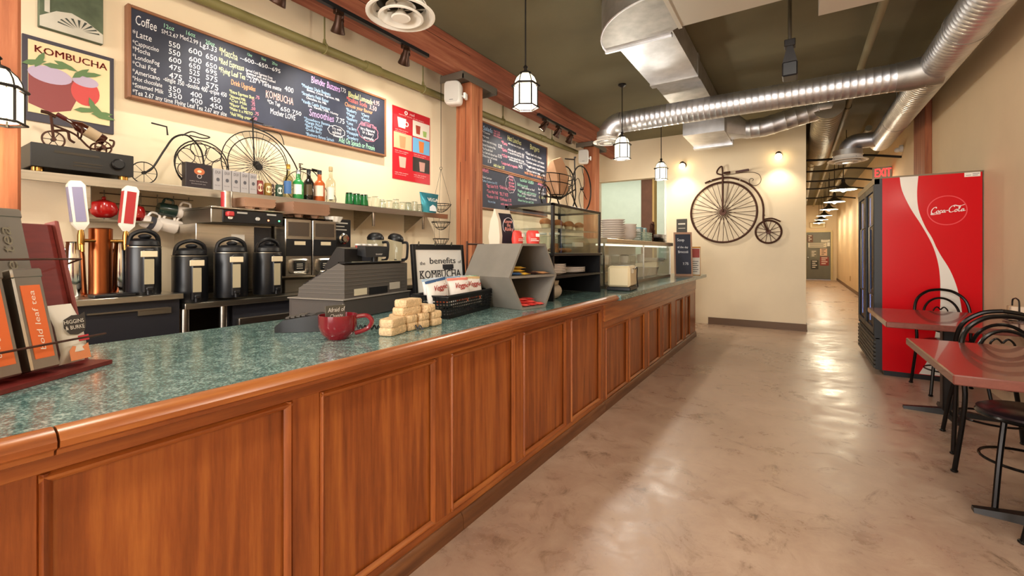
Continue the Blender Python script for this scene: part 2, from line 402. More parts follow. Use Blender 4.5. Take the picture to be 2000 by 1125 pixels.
mb.build('cross_run', GALV, t)
MB().tube([(.02, 1.6, -.02), (-.2, 1.6, -.05), (-.3, 1.6, -.05)], [.15, .14, .134], 24).build('saddle', GALVP, t)
el = [(-3.0-.2*math.sin(a), 1.6, -.05-.2+.2*math.cos(a)) for a in [i*PI/2/6 for i in range(7)]]
MB().tube(el, [.134]*7, 24).cyl((-3.2, 1.6, -.24), (-3.2, 1.6, -.30), .136, n=24).build('elbow', GALV, t)
el = [(-.08, 4.75, 0), (-.3, 4.75, 0)]+[(-.3-.13*math.sin(a), 4.75, -.13+.13*math.cos(a)) for a in [i*PI/2/5 for i in range(1, 6)]]+[(-.43, 4.75, -.25)]
MB().tube(el, .115, 24).build('outlet_elbow', GALV, t)
for y in (-2.5, .7, 3.6): MB().torus((0, y+.015, 0), .15, .004, 'y', 24, 4).cyl((0, y+.015, .15), (0, y+.015, .38), .005, n=5).build('strap', GALVP, t)
# round vent diffusers
DIFW = M('vent_white', '#f2ece2', .4); DIFD = M('vent_dark_grey', '#5a544a', .6)  # dark grey is for the collar of the long stub
def diffuser(loc, dia, lab, stub):
    s = dia/2; t = T('ceiling_vent', lab, 'vent', loc)
    MB().lathe([(s*.78, .07*s), (s, .0), (s*1.0, -.03*s), (s*.93, -.05*s), (s*.74, .12*s), (s*.70, .3*s), (s*.76, .3*s)], n=40, caps=False).build('outer_ring', DIFW, t)
    MB().lathe([(s*.64, -.06*s), (s*.66, -.10*s), (s*.6, -.12*s), (s*.42, .06*s), (s*.38, .22*s), (s*.44, .22*s)], n=36, caps=False).build('middle_cone', DIFW, t)
    MB().lathe([(s*.01, -.14*s), (s*.25, -.13*s), (s*.28, -.10*s), (s*.1, .1*s), (s*.05, .3*s)], n=28).build('centre_cone', DIFW, t)
    mb = MB()
    for a in range(4):
        c_, s_ = math.cos(a*PI/2+.5), math.sin(a*PI/2+.5); mb.cyl((0, 0, .12*s), (c_*s*.75, s_*s*.75, .12*s), .006, n=5)
    mb.build('spider', STEELD, t)
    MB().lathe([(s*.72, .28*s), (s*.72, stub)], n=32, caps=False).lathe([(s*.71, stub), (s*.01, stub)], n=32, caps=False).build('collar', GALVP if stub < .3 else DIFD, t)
diffuser((-2.22, 2.08, 2.83), .45, 'big round white ceiling vent in front of the beam near the coffee menu', .53)
diffuser((-2.11, 5.6, 2.70), .38, 'round white vent under the elbow of the crossing duct above the pastry case', .13)
diffuser((.66, 8.75, 2.69), .53, 'round white vent below the big duct before the hallway', .16)
# rectangular sheet-metal duct with elbow
t = T('sheet_metal_duct', 'flat rectangular sheet-metal duct with rounded elbow under the ceiling', 'duct', (-1.1, 3.8, 3.05))
def wb(mb, name, mat, par=None): return mb.build(name, mat, par or t, world=True)
arc = lambda R_, k=14: [(-.78-R_*math.cos(a), 3.79-R_*math.sin(a), 3.04) for a in [i*PI/2/k for i in range(k+1)]]
wb(MB().prism(arc(.655)+arc(.10, 5)[::-1], (0, 0, .28)), 'elbow', GALVP)
wb(MB().tube(arc(.66), .008, 6).box(-1.445, -.87, 3.775, 3.80, 3.02, 3.06), 'elbow_flange', GALV)
wb(MB().box(-.78, .9, 3.13, 3.69, 3.04, 3.32).box(-.80, -.77, 3.12, 3.70, 3.03, 3.33), 'cross_run', M('primed_metal', '#c4bdb0', .5, .3))
wb(MB().box(.13, .9, 3.69, 4.04, 3.02, 3.32), 'plenum', M('primed_metal', '#c4bdb0', .5, .3))
def crease(x0, x1, y0, y1, z, d):
    cx, cy = (x0+x1)/2, (y0+y1)/2
    return [(x0, y0, z), (x1, y0, z), (x1, y1, z), (x0, y1, z), (cx, cy, z-d)], [(0, 4, 1), (1, 4, 2), (2, 4, 3), (3, 4, 0)]
wb(MB().box(-1.37, -.88, 3.8, 5.05, 3.1, 3.33).add(*crease(-1.37, -.88, 3.8, 4.95, 3.1, .03)), 'long_run', GALV)
wb(MB().box(-1.375, -.875, 4.95, 5.05, 3.085, 3.335).box(-1.36, -.89, 5.05, 6.5, 3.13, 3.33), 'far_run', GALVP)
wb(MB().box(-1.35, -.82, 6.5, 7.4, 2.87, 3.33).add(*crease(-1.35, -.82, 6.5, 7.3, 2.87, .03)).box(-1.36, -.81, 7.3, 7.42, 2.84, 3.33), 'drop_box', GALV)
sq = [(-.82, 6.75, 2.89), (-.82, 7.2, 2.89), (-.82, 7.2, 3.27), (-.82, 6.75, 3.27)]
ring0 = []
for k in range(24):
    a = 2*PI*k/24-3*PI/4; c_, s_ = math.cos(a), math.sin(a); q = max(abs(c_), abs(s_)); ring0.append((-.82, 6.97+.225*c_/q, 3.08+.19*s_/q))
ring1 = [(-.60, 6.97+.128*math.cos(2*PI*k/24-3*PI/4), 2.96+.128*math.sin(2*PI*k/24-3*PI/4)) for k in range(24)]
wb(MB().loft([ring0, ring1], caps=False), 'square_to_round', GALV)
wb(spiral([(-.60, 6.97, 2.96), (-.38, 6.97, 2.96), (-.2, 6.97, 3.0), (.28, 6.97, 3.1)], .128, pitch=.11, ridge=.005), 'round_run', GALV)
t = T('spiral_duct', 'dull round duct running into the hallway above the bicycle wall edge', 'duct', (.33, 8.5, 3.1))
spiral([(0, -1.65, 0), (0, 2.0, 0)], .17, pitch=.12, ridge=.004).build('run', M('dusty_metal', '#8d8474', .5, .7, var=.1), t)
MB().tube([(-.12, -1.53, 0), (.0, -1.53, 0), (.06, -1.50, 0)], .132, 20).build('joint', GALV, t)
for i, (x, z, y0, y1, r, lab) in enumerate(((.57, 3.22, 2.5, 23, .035, 'thin pipe along the ceiling left of the big duct'), (.95, 3.22, 9, 23, .05, 'hallway ceiling pipe above the barn lamps'), (.25, 3.16, 10.7, 23, .06, 'thicker hallway ceiling pipe beyond the dull duct'))):
    t = T('ceiling_pipe', lab, 'pipe', (x, y0, z)); MB().cyl((0, 0, 0), (0, y1-y0, 0), r, n=10).build('run', M('dusty_paint', '#8c8264', .6), t)
    for y in range(1, int(y1-y0), 4): MB().torus((0, y, 0), r+.006, .006, 'y', 14, 4).cyl((0, y, r), (0, y, .36-(z-3)), .006, n=5).build('bracket', STEELD, t)
for i, (y, z) in enumerate(((9.6, 2.88), (11.4, 2.95), (12.6, 2.9), (14.5, 2.95), (16.5, 2.9))):
    t = T('conduit', ('black conduit crossing the hallway ceiling nearest the dining room', 'second black conduit crossing the hallway ceiling', 'third black conduit crossing the hallway ceiling', 'fourth black conduit crossing the hallway ceiling', 'farthest black conduit crossing the hallway ceiling')[i], 'conduit', (.11, y, z))
    MB().tube(spline([(0, 0, .02), (.4, 0, .0), (.8, .05, .03), (1.34, .1, -.05)], 6), .02, 8).build('run', BLKM, t)
    MB().cyl((.6, 0, .02), (.6, 0, .36+3-z), .006, n=6).build('rod', BLKM, t)
# hanging projector mount
t = T('ceiling_mount', 'black device on a hanging pole behind the crossing duct', 'mount', (-.055, 4.38, 3.36))
MB().cyl((0, 0, 0), (0, 0, -.54), .014, n=8).build('pole', STEELD, t)
MB().box(-.04, .04, -.04, .04, -.40, -.34, .005).prism([(-.055, -.04, -.54), (.055, -.04, -.54), (.02, -.04, -.40), (-.02, -.04, -.40)], (0, .08, 0)).build('bracket', BLKM, t)
MB().box(-.055, .055, -.08, .08, -.66, -.54, .01).build('housing', BLK, t)
# ------------------------------------------------------------------ counter
PA = [(.234, .766), (.86, 1.396), (1.495, 2.02), (2.11, 2.648), (2.727, 3.252)]
PB = [(3.372, 3.901), (3.959, 4.421), (4.565, 5.005), (5.137, 5.522), (5.789, 6.171), (6.33, 6.636)]
t = T('service_counter', 'long oak-panelled service counter with recessed panels', 'counter', (-1.3, 0, 0))
Y0, YS, YE = -1.2, 3.315, 7.0
PA = [(-.43, .14)]+PA
wb(MB().box(-2.15, -1.32, Y0, YE, 0, .86), 'carcass', M('dark_carcass', '#4a2a18', .6))
FX = -1.285
def panelset(pan, z0, z1, ya, yb, zt):
    ys = [ya]+[v for p in pan for v in p]+[yb]
    for i in range(0, len(ys), 2):
        wb(MB().box(-1.32, FX, ys[i], ys[i+1], .10 if z0 > .09 else .07, zt, .003), 'stile', OAK)
    wb(MB().box(-1.32, FX+.0015, ya, yb, z1, zt, .003), 'top_rail', OAKY)
    wb(MB().box(-1.32, FX+.0015, ya, yb, .06, z0, .003), 'bottom_rail', OAKY)
    for a, b_ in pan:
        p = wb(MB().box(-1.32, FX-.014, a, b_, z0, z1), 'panel', OAK)
        w_ = .022
        prof = [(FX-.014, 0), (FX-.002, .0), (FX+.008, .006), (FX+.006, .012), (FX-.006, w_)]
        def run(p0, p1, inn):
            p0, p1, inn = Vector(p0), Vector(p1), Vector(inn)
            o_ = MB().loft([[(x, *(q+inn*dd)) for x, dd in prof] for q in (p0, p1)]).build('moulding', OAK if abs(inn.x) > .5 else OAKY, p)
            o_.location = (-t.location.x, -t.location.y, 0)
        run((a, z0), (a, z1), (1, 0)); run((b_, z0), (b_, z1), (-1, 0)); run((a, z0), (b_, z0), (0, 1)); run((a, z1), (b_, z1), (0, -1))
panelset(PA, .105, .80, Y0, YS, .87)
panelset(PB, .075, .645, YS, YE, .71)
wb(MB().box(-1.32, -1.268, YS, YE, .70, .86, .004), 'apron', OAKY)
wb(MB().box(-1.32, FX+.004, YE-.0, YE+.02, .06, .86, .002), 'end_panel', OAK)
for a, b_ in ((Y0, 1.555), (1.558, YS), (YS+.003, YE+.02)):
    wb(MB().loft([[(-1.32, y, 0), (-1.262, y, 0), (-1.262, y, .05), (-1.268, y, .066), (-1.276, y, .075), (-1.32, y, .075)] for y in (a, b_)]), 'skirting', WOOD('skirt_oak', '#50301c', '#6d4428', '#865836', .4, 'y') if 'skirt_oak' not in MATS else MATS['skirt_oak'])
# nosing: rounded oak edge under the laminate
prof = [(-1.24, .905), (-1.225, .906), (-1.205, .898), (-1.195, .885), (-1.197, .872), (-1.21, .866), (-1.218, .862), (-1.222, .852), (-1.238, .846), (-1.29, .846), (-1.29, .86), (-1.245, .87)]
for a, b_ in ((Y0, .243), (.247, 3.43)):
    wb(MB().loft([[(x, y, z) for x, z in prof] for y in (a, b_)]), 'nosing', OAKY)
ct = T('countertop', 'speckled green laminate countertop running the whole bar', 'countertop', (-1.7, 0, .86))
MB().box(-2.21, -1.24, Y0, 3.43, .866, .905).build('near_slab', LAM, ct, world=True)
MB().box(-2.21, -1.18, 3.432, 7.36, .861, .905, .004).build('far_slab', LAM, ct, world=True)
# ------------------------------------------------------------------ menu boards
B1 = [('Coffee', 1.014, 2.623, 0.108, 0.056, 'w'), ('12oz', 1.153, 2.663, 0.061, 0.027, 'g'), ('16oz', 1.274, 2.668, 0.058, 0.028, 'g'), ('20oz', 1.391, 2.654, 0.057, 0.028, 'g'), ('SM.2.67', 1.145, 2.622, 0.09, 0.027, 'w'), ('Med.2.99', 1.244, 2.628, 0.104, 0.029, 'w'), ('Lg3.33', 1.356, 2.619, 0.107, 0.034, 'w'), ('*Latte', 1.001, 2.546, 0.096, 0.04, 'w'), ('*Cappuccino', 1.001, 2.497, 0.132, 0.028, 'w'), ('*Mocha', 1.001, 2.456, 0.088, 0.029, 'w'), ('*LondonFog', 1.001, 2.412, 0.135, 0.028, 'w'), ('*Chai Fog', 1.001, 2.369, 0.118, 0.029, 'w'), ('*Americano', 1.001, 2.321, 0.138, 0.029, 'w'), ('*Hot chocolate', 1.001, 2.282, 0.149, 0.026, 'w'), ('*Steamed Milk', 1.001, 2.242, 0.155, 0.026, 'w'), ('*Tea 2.67 any time Flying Leaf Tea 2.67 any size', 1.001, 2.197, 0.523, 0.03, 'w'), ('550', 1.182, 2.558, 0.065, 0.033, 'w'), ('550', 1.182, 2.508, 0.065, 0.033, 'w'), ('600', 1.182, 2.461, 0.071, 0.033, 'w'), ('475', 1.185, 2.411, 0.068, 0.034, 'w'), ('475', 1.185, 2.356, 0.074, 0.036, 'w'), ('350', 1.179, 2.273, 0.071, 0.033, 'w'), ('350', 1.179, 2.235, 0.078, 0.033, 'w'), ('600', 1.29, 2.557, 0.082, 0.036, 'w'), ('600', 1.293, 2.505, 0.077, 0.033, 'w'), ('650', 1.293, 2.463, 0.069, 0.032, 'w'), ('525', 1.296, 2.42, 0.063, 0.034, 'w'), ('525', 1.293, 2.369, 0.067, 0.036, 'w'), ('400', 1.302, 2.275, 0.07, 0.033, 'w'), ('400', 1.302, 2.234, 0.073, 0.033, 'w'), ('650', 1.391, 2.555, 0.074, 0.036, 'w'), ('650', 1.391, 2.5, 0.072, 0.034, 'w'), ('695', 1.391, 2.46, 0.074, 0.032, 'w'), ('575', 1.391, 2.414, 0.077, 0.035, 'w'), ('575', 1.391, 2.36, 0.083, 0.039, 'w'), ('450', 1.418, 2.276, 0.067, 0.033, 'w'), ('450', 1.418, 2.232, 0.079, 0.032, 'w'), ('-single 350 -double 400 -triple 450', 1.155, 2.328, 0.369, 0.03, 'w'), ('*Matcha', 1.473, 2.613, 0.123, 0.051, 'y'), ('--600--650--695', 1.61, 2.627, 0.299, 0.03, 'w'), ('12oz', 1.659, 2.675, 0.036, 0.02, 'g'), ('16oz', 1.76, 2.68, 0.036, 0.021, 'g'), ('20oz', 1.841, 2.675, 0.042, 0.022, 'g'), ('*Red Espresso', 1.473, 2.551, 0.167, 0.042, 'y'), ('Served Cold Espresso from', 1.65, 2.56, 0.195, 0.019, 'w'), ('Steamed milk and frothed', 1.654, 2.538, 0.214, 0.019, 'w'), ('Oat Vanilla Honey', 1.654, 2.516, 0.151, 0.019, 'w'), ('*Flying Leaf Tea', 1.473, 2.491, 0.175, 0.038, 'y'), ('- 2.67 + Yerba matte', 1.659, 2.49, 0.255, 0.033, 'w'), ('400', 1.938, 2.503, 0.074, 0.041, 'w'), ('Drink Upgrades', 1.552, 2.429, 0.167, 0.037, 'o'), ('*Extra Espresso Shot', 1.541, 2.369, 0.169, 0.023, 'y'), ('*Almond Milk', 1.541, 2.336, 0.109, 0.022, 'y'), ('*Oat Milk', 1.541, 2.31, 0.118, 0.021, 'y'), ('*Flavor Shot', 1.541, 2.278, 0.119, 0.022, 'y'), ('*Make it a MISTO', 1.541, 2.249, 0.159, 0.022, 'y'), ('*Add Whip cream', 1.545, 2.211, 0.144, 0.025, 'y'), ('.75', 1.717, 2.379, 0.032, 0.023, 'p'), ('.75', 1.687, 2.344, 0.027, 0.023, 'p'), ('.75', 1.687, 2.32, 0.03, 0.023, 'p'), ('.50', 1.685, 2.289, 0.034, 0.022, 'p'), ('.75', 1.71, 2.257, 0.034, 0.023, 'p'), ('.50', 1.697, 2.219, 0.034, 0.023, 'p'), ('KOMBUCHA', 1.792, 2.41, 0.218, 0.055, 'r'), ('*On Tap', 1.805, 2.369, 0.1, 0.03, 'w'), ('650 750', 1.905, 2.343, 0.174, 0.032, 'w'), ('Mother LOVE', 1.827, 2.295, 0.202, 0.041, 'w'), ('Blender Buzzers', 2.162, 2.64, 0.274, 0.056, 'v'), ('7.75', 2.442, 2.652, 0.054, 0.035, 'w'), ('*Monkeys Uncle Business', 2.079, 2.58, 0.263, 0.028, 'b'), ('Banana, Cocoa, Espresso, Milk', 2.125, 2.561, 0.305, 0.019, 'w'), ('*Strawberry Fields Buzzer', 2.079, 2.518, 0.246, 0.027, 'b'), ('Chocolate, Ice, Milk', 2.12, 2.495, 0.183, 0.019, 'w'), ('*Vanilla Castle Espresso', 2.079, 2.454, 0.258, 0.027, 'b'), ('Ice, Vanilla, Milk, Honey', 2.136, 2.434, 0.282, 0.019, 'w'), ('Smoothies', 2.146, 2.364, 0.231, 0.058, 'v'), ('7.75', 2.394, 2.372, 0.09, 0.043, 'w'), ('*Strawberry Banana', 2.1, 2.321, 0.237, 0.024, 'b'), ('*Mango Peach', 2.105, 2.293, 0.162, 0.025, 'b'), ('*Berry Mango', 2.108, 2.265, 0.156, 0.025, 'b'), ('*Double Berry', 2.112, 2.236, 0.146, 0.024, 'b'), ('*Blueberry Banana Spinach', 2.115, 2.198, 0.262, 0.025, 'b'), ('Blended Lemonade', 2.52, 2.629, 0.267, 0.052, 'y'), ('4.95', 2.794, 2.638, 0.077, 0.044, 'r'), ('*Italian Soda', 2.502, 2.587, 0.224, 0.04, 'o2'), ('3.50', 2.749, 2.581, 0.087, 0.042, 'r'), ('Choose your flavour', 2.484, 2.538, 0.303, 0.035, 'o'), ('*Blueberry', 2.496, 2.496, 0.112, 0.03, 'b'), ('*Mango', 2.499, 2.459, 0.09, 0.029, 'b'), ('*Raspberry', 2.499, 2.421, 0.116, 0.029, 'b'), ('*Lime', 2.499, 2.381, 0.071, 0.03, 'b'), ('*Tea Berry', 2.499, 2.34, 0.109, 0.029, 'b'), ('*Pineapple', 2.499, 2.298, 0.128, 0.029, 'b'), ('*Strawberry', 2.504, 2.255, 0.123, 0.029, 'b'), ('*Cherry', 2.66, 2.496, 0.089, 0.028, 'b'), ('*Coconut', 2.66, 2.459, 0.097, 0.028, 'b'), ('Chill Iced Teas', 2.651, 2.409, 0.185, 0.034, 'p'), ('try a flavoured', 2.653, 2.369, 0.162, 0.028, 'w'), ('or a Berry', 2.673, 2.338, 0.128, 0.028, 'w'), ('Lemonade', 2.666, 2.293, 0.135, 0.028, 'w'), ('Try with', 2.354, 2.302, 0.099, 0.024, 'w'), ('added', 2.36, 2.27, 0.088, 0.025, 'w'), ('Protein', 2.371, 2.243, 0.094, 0.024, 'w'), ('Add On Spinach or Protein', 2.424, 2.205, 0.391, 0.047, 'g')]
B2 = [('Salads', 4.542, 2.807, 0.21, 0.057, 'b'), ('Half 7.50', 4.777, 2.837, 0.144, 0.024, 'p'), ('Full 12.00', 4.773, 2.806, 0.148, 0.024, 'p'), ('Add chicken 4', 4.773, 2.776, 0.192, 0.024, 'p'), ('*Caesar', 4.528, 2.769, 0.173, 0.027, 'w'), ('*Greek', 4.528, 2.714, 0.142, 0.026, 'w'), ('Garden salad with dressing', 4.528, 2.659, 0.308, 0.03, 'w'), ('Spinach Strawberry Feta', 4.528, 2.604, 0.291, 0.03, 'w'), ('Thai Noodle Bowl', 4.528, 2.555, 0.224, 0.03, 'w'), ('Taco Salad with chips and salsa', 4.528, 2.509, 0.329, 0.03, 'w'), ('Chicken bacon and avocado', 4.528, 2.465, 0.329, 0.03, 'w'), ('12.75', 4.874, 2.647, 0.095, 0.048, 'w'), ('13.75', 4.868, 2.512, 0.097, 0.048, 'w'), ('13', 4.63, 2.405, 0.097, 0.047, 'w'), ('Add a bun 1.50', 4.773, 2.375, 0.259, 0.043, 'y'), ('Hot Lunches', 5.104, 2.793, 0.367, 0.07, 'y'), ('*Pasta', 4.954, 2.712, 0.15, 0.044, 'p'), ('with meat sauce and garlic toast', 5.122, 2.74, 0.425, 0.03, 'w'), ('*Quiche', 4.965, 2.622, 0.134, 0.039, 'p'), ('of the day with a garden salad', 5.111, 2.653, 0.436, 0.033, 'w'), ('or soup and fresh bread bun 13.75', 5.118, 2.617, 0.429, 0.03, 'w'), ('*Chili', 4.965, 2.542, 0.134, 0.039, 'p'), ('con carne served with a bun', 5.111, 2.556, 0.436, 0.032, 'w'), ('cheese and sour cream 12.75', 5.145, 2.524, 0.441, 0.03, 'w'), ('*Lasagna beef or vegetable', 4.954, 2.441, 0.417, 0.037, 'p'), ('14.75', 5.388, 2.455, 0.115, 0.05, 'w'), ('Burgers', 5.717, 2.794, 0.284, 0.076, 'y'), ('*Classic beef with cheese', 5.586, 2.694, 0.482, 0.035, 'w'), ('*Bacon cheddar and onion', 5.599, 2.63, 0.558, 0.035, 'w'), ('*Chicken pesto and tomato', 5.599, 2.569, 0.573, 0.035, 'w'), ('*Veggie patty mushroom', 5.599, 2.509, 0.558, 0.035, 'w'), ('*Salmon lemon caper mayo', 5.606, 2.443, 0.581, 0.035, 'w'), ('with fries or salad 4.75', 5.56, 2.396, 0.642, 0.045, 'o'), ('WRAPS', 4.524, 2.271, 0.136, 0.051, 'p'), ('Chicken Caesar bacon', 4.528, 2.191, 0.203, 0.028, 'w'), ('Turkey Cranberry brie 9.75', 4.528, 2.145, 0.329, 0.03, 'b'), ('*Egg Salad 9.75', 4.61, 2.091, 0.268, 0.04, 'p'), ('*Tuna Melt 9.85', 4.62, 2.017, 0.258, 0.039, 'p'), ('*Reuben 11.90', 4.62, 1.952, 0.258, 0.04, 'p'), ('*Grilled cheese 7.75', 4.911, 2.104, 0.269, 0.042, 'p'), ('*B.L.T 9.75', 4.911, 2.013, 0.211, 0.044, 'p'), ('*Clubhouse 11.75', 4.911, 1.946, 0.292, 0.041, 'p'), ('Hot on a bun', 4.65, 1.891, 0.165, 0.03, 'b'), ('with soup 3.50', 4.943, 1.887, 0.272, 0.032, 'p'), ('COLD SUBS', 5.433, 2.272, 0.393, 0.066, 'g'), ('Build your own sub', 5.364, 2.198, 0.287, 0.042, 'g'), ('ham turkey or beef', 5.483, 2.173, 0.371, 0.032, 'w'), ('Veggie sub with hummus', 5.371, 2.114, 0.539, 0.037, 'g'), ('pickles peppers onion', 5.483, 2.088, 0.413, 0.031, 'w'), ('Pizza sub', 5.371, 2.049, 0.215, 0.037, 'g'), ('sauce and mozzarella', 5.586, 2.032, 0.338, 0.032, 'w'), ('Gluten free bun add 2.00', 5.378, 1.979, 0.448, 0.033, 'g'), ('Soup', 5.952, 2.286, 0.13, 0.056, 'p'), ('cup 5.50', 6.097, 2.269, 0.15, 0.04, 'p'), ('bowl 8', 5.967, 2.204, 0.175, 0.039, 'w'), ('with bun', 5.981, 2.149, 0.221, 0.04, 'w'), ('Chili 9', 5.99, 2.08, 0.182, 0.042, 'y'), ('Todays', 5.127, 2.288, 0.135, 0.033, 'p'), ('Soup', 5.145, 2.246, 0.105, 0.033, 'p'), ('ask your', 5.134, 2.201, 0.147, 0.032, 'p'), ('Kitchen', 5.145, 2.155, 0.141, 0.036, 'p'), ('crew', 5.192, 2.113, 0.094, 0.033, 'p')]

CH = {'w': '#e6e6ea', 'g': '#a8e0c0', 'y': '#e6e8a6', 'o': '#f0a070', 'o2': '#e86a62', 'p': '#f08aa0', 'r': '#f4b6ae', 'v': '#d8a8e4', 'b': '#a8cbec'}
CN = {'w': 'white', 'g': 'mint', 'y': 'yellow', 'o': 'orange', 'o2': 'red', 'p': 'pink', 'r': 'rose', 'v': 'violet', 'b': 'blue'}
def chalkm(k): return M('chalk_'+CN[k], CH[k], .9)
FRAME = M('board_frame', '#8a5d40', .5, var=.1)
def cloud(mb, yc, zc, ry, rz, x, n=9):
    pts = []
    for i in range(n*6):
        a = 2*PI*i/(n*6); k = 1+.10*abs(math.sin(a*n/2)); pts.append((x, yc+ry*k*math.cos(a), zc+rz*k*math.sin(a)))
    mb.tube(pts, .0022, 4, True)
def board(label, y0, y1, z0, z1, xf, items, clouds, fw=.018):
    t = T('chalkboard_menu', label, 'menu board', (-3.4, (y0+y1)/2, z0))
    MB().box(-3.4, xf-.004, y0, y1, z0, z1).build('slate', CHALK, t, world=True)
    for nm, a in (('frame_side', (y0-fw, y0, z0-fw, z1+fw)), ('frame_side', (y1, y1+fw, z0-fw, z1+fw)), ('frame_top', (y0, y1, z1, z1+fw)), ('frame_bottom', (y0, y1, z0-fw, z0))):
        MB().box(-3.4, xf+.006, *a, .003).build(nm, FRAME, t, world=True)
    by = {}
    for s_, y, z, w_, h, c in items: txt(by.setdefault(c, MB()), s_, (xf-.004, y, z), (0, 1, 0), (0, 0, 1), w_, h, .05, .04, .0012, .0)
    for a in clouds: cloud(by.setdefault(a[0], MB()), *a[1:], xf-.003)
    for c, mb in by.items(): tag(mb.build('lettering', chalkm(c), t, world=True), CN[c]+' chalk lettering')
    return t
B1U = [i for i in B1]
board('long coffee menu chalkboard with coloured lettering on the cream wall', .995, 2.93, 2.19, 2.712, -3.35, B1,
      [('w', 2.402, 2.294, .078, .042), ('p', 2.738, 2.362, .108, .078)])
up = [i for i in B2 if i[2] >= 2.32]; lo = [i for i in B2 if i[2] < 2.32]
board('upper lunch menu chalkboard with salads and burgers behind the post', 4.3, 6.24, 2.36, 2.90, -3.362, up, [])
board('lower lunch menu chalkboard with wraps and cold subs above the pastry case', 4.3, 6.24, 1.82, 2.32, -3.362, lo, [('w', 5.19, 2.19, .12, .11)])
# posters and canvas
t = T('poster', 'kombucha poster with red fruit drinks on a dark backing', 'poster', (-3.4, .74, 1.94))
MB().box(-3.4, -3.385, .558, .925, 1.942, 2.387).build('backing', M('poster_backing', '#3a3540', .5), t, world=True)
MB().box(-3.385, -3.38, .578, .905, 1.985, 2.365).build('sheet', M('poster_sheet', '#e6d3a2', .5), t, world=True)
def oval(mb, y, z, ry, rz, x=-3.379, n=24, a0=0, a1=2*PI): mb.add([(x, y+ry*math.cos(a0+(a1-a0)*i/n), z+rz*math.sin(a0+(a1-a0)*i/n)) for i in range(n)], [tuple(range(n))])
mb = MB(); mb.add([(-3.379, .5785, 2.19), (-3.379, .5785, 2.03), (-3.379, .66, 2.0), (-3.379, .74, 2.03), (-3.379, .765, 2.1), (-3.379, .765, 2.2)], [(5, 4, 3, 2, 1, 0)])
mb.build('drink_print', M('print_berry', '#8a3a38', .5), t, world=True)
mb = MB(); oval(mb, .80, 2.15, .06, .075, -3.3785); mb.build('drink_print', M('print_red', '#c84440', .5), t, world=True)
mb = MB(); oval(mb, .66, 2.2, .085, .045, -3.378); oval(mb, .80, 2.21, .055, .03, -3.378); mb.build('ice_print', M('print_ice', '#b9a8c0', .5), t, world=True)
mb = MB(); MB
for li, (y, z, a) in enumerate(((.60, 2.25, .4), (.62, 2.27, 1.2), (.68, 2.255, .1), (.72, 2.27, -.3), (.78, 2.25, .8), (.82, 2.255, .3), (.85, 2.06, -.8), (.87, 2.045, .2), (.83, 2.08, 1.9), (.88, 2.03, -.1), (.80, 2.05, .2))):
    c_, s_ = math.cos(a), math.sin(a)
    mb.add([(-3.3775+li*.0002, y+c_*u*.05-s_*v_*.014, z+s_*u*.05+c_*v_*.014) for u, v_ in ((-1, 0), (-.4, -1), (.4, -.8), (1, 0), (.4, .8), (-.4, 1))], [(0, 1, 2, 3, 4, 5)])
mb.build('leaf_print', M('print_leaf', '#5c7a48', .5), t, world=True)
mb = MB(); txt(mb, 'KOMBUCHA', (-3.38, .597, 2.305), (0, 1, 0), (0, 0, 1), .295, .037, bold=.04); mb.build('lettering', colm('#a83c30'), t, world=True)
t = T('canvas_print', 'small canvas print of a fan-shaped shell above the kombucha poster', 'canvas', (-3.4, .745, 2.44))
MB().box(-3.4, -3.365, .615, .873, 2.445, 2.80, .003).build('canvas', M('canvas_green', '#56604a', .8, var=.35, scale=9), t, world=True)
mb = MB(); mb.add([(-3.3643, .617, 2.447), (-3.3643, .871, 2.447), (-3.3643, .871, 2.50), (-3.3643, .80, 2.545), (-3.3643, .74, 2.565), (-3.3643, .68, 2.55), (-3.3643, .617, 2.50)], [tuple(range(7))])
mb.box(-3.3645, -3.363, .635, .655, 2.53, 2.8).box(-3.3645, -3.363, .617, .70, 2.63, 2.645); mb.build('pale_print', M('canvas_pale', '#c9c4b4', .8, var=.1), t, world=True)
mb = MB()
for k in range(9):
    a = .25+k*.33; mb.add([(-3.3628, .77+.02*math.cos(a), 2.48+.012*math.sin(a)), (-3.3628, .77+.088*math.cos(a-.06), 2.48+.06*math.sin(a-.06)), (-3.3628, .77+.088*math.cos(a+.07), 2.48+.06*math.sin(a+.07))], [(0, 1, 2)])
mb.build('fan_print', colm('#3a4038'), t, world=True)
t = T('poster', 'red drinks poster with photos of cups beside the timber post', 'poster', (-3.4, 3.34, 1.98))
mb = MB().box(-3.4, -3.394, 3.07, 3.605, 1.985, 2.718); mb.build('sheet', M('poster_red', '#c4202c', .45), t, world=True)
for nm, a, c in (('photo_print', (3.085, 3.33, 2.50, 2.635), '#b83038'), ('photo_print', (3.345, 3.595, 2.47, 2.635), '#e6ddd0'), ('photo_print', (3.085, 3.33, 2.30, 2.46), '#e8b58e'), ('photo_print', (3.345, 3.595, 2.30, 2.455), '#6fb0dc'), ('photo_print', (3.345, 3.595, 2.10, 2.25), '#38322f')):
    MB().box(-3.394, -3.392, *a).build(nm, colm(c), t, world=True)
def cupp(y, z, w_, h, c, hnd=False):
    mb = MB(); mb.add([(-3.3905, y-w_*.38, z), (-3.3905, y+w_*.38, z), (-3.3905, y+w_*.5, z+h), (-3.3905, y-w_*.5, z+h)], [(0, 1, 2, 3)])
    if hnd: mb.torus((-3.3905, y+w_*.55, z+h*.5), h*.22, .006, 'x', 14, 4)
    mb.build('cup_print', colm(c), t, world=True)
cupp(3.19, 2.515, .12, .1, '#f0e4dc', True); cupp(3.42, 2.50, .07, .09, '#a04030'); cupp(3.52, 2.49, .06, .06, '#9cb868'); cupp(3.2, 2.31, .09, .12, '#c29068'); cupp(3.47, 2.31, .08, .12, '#d87a3a')
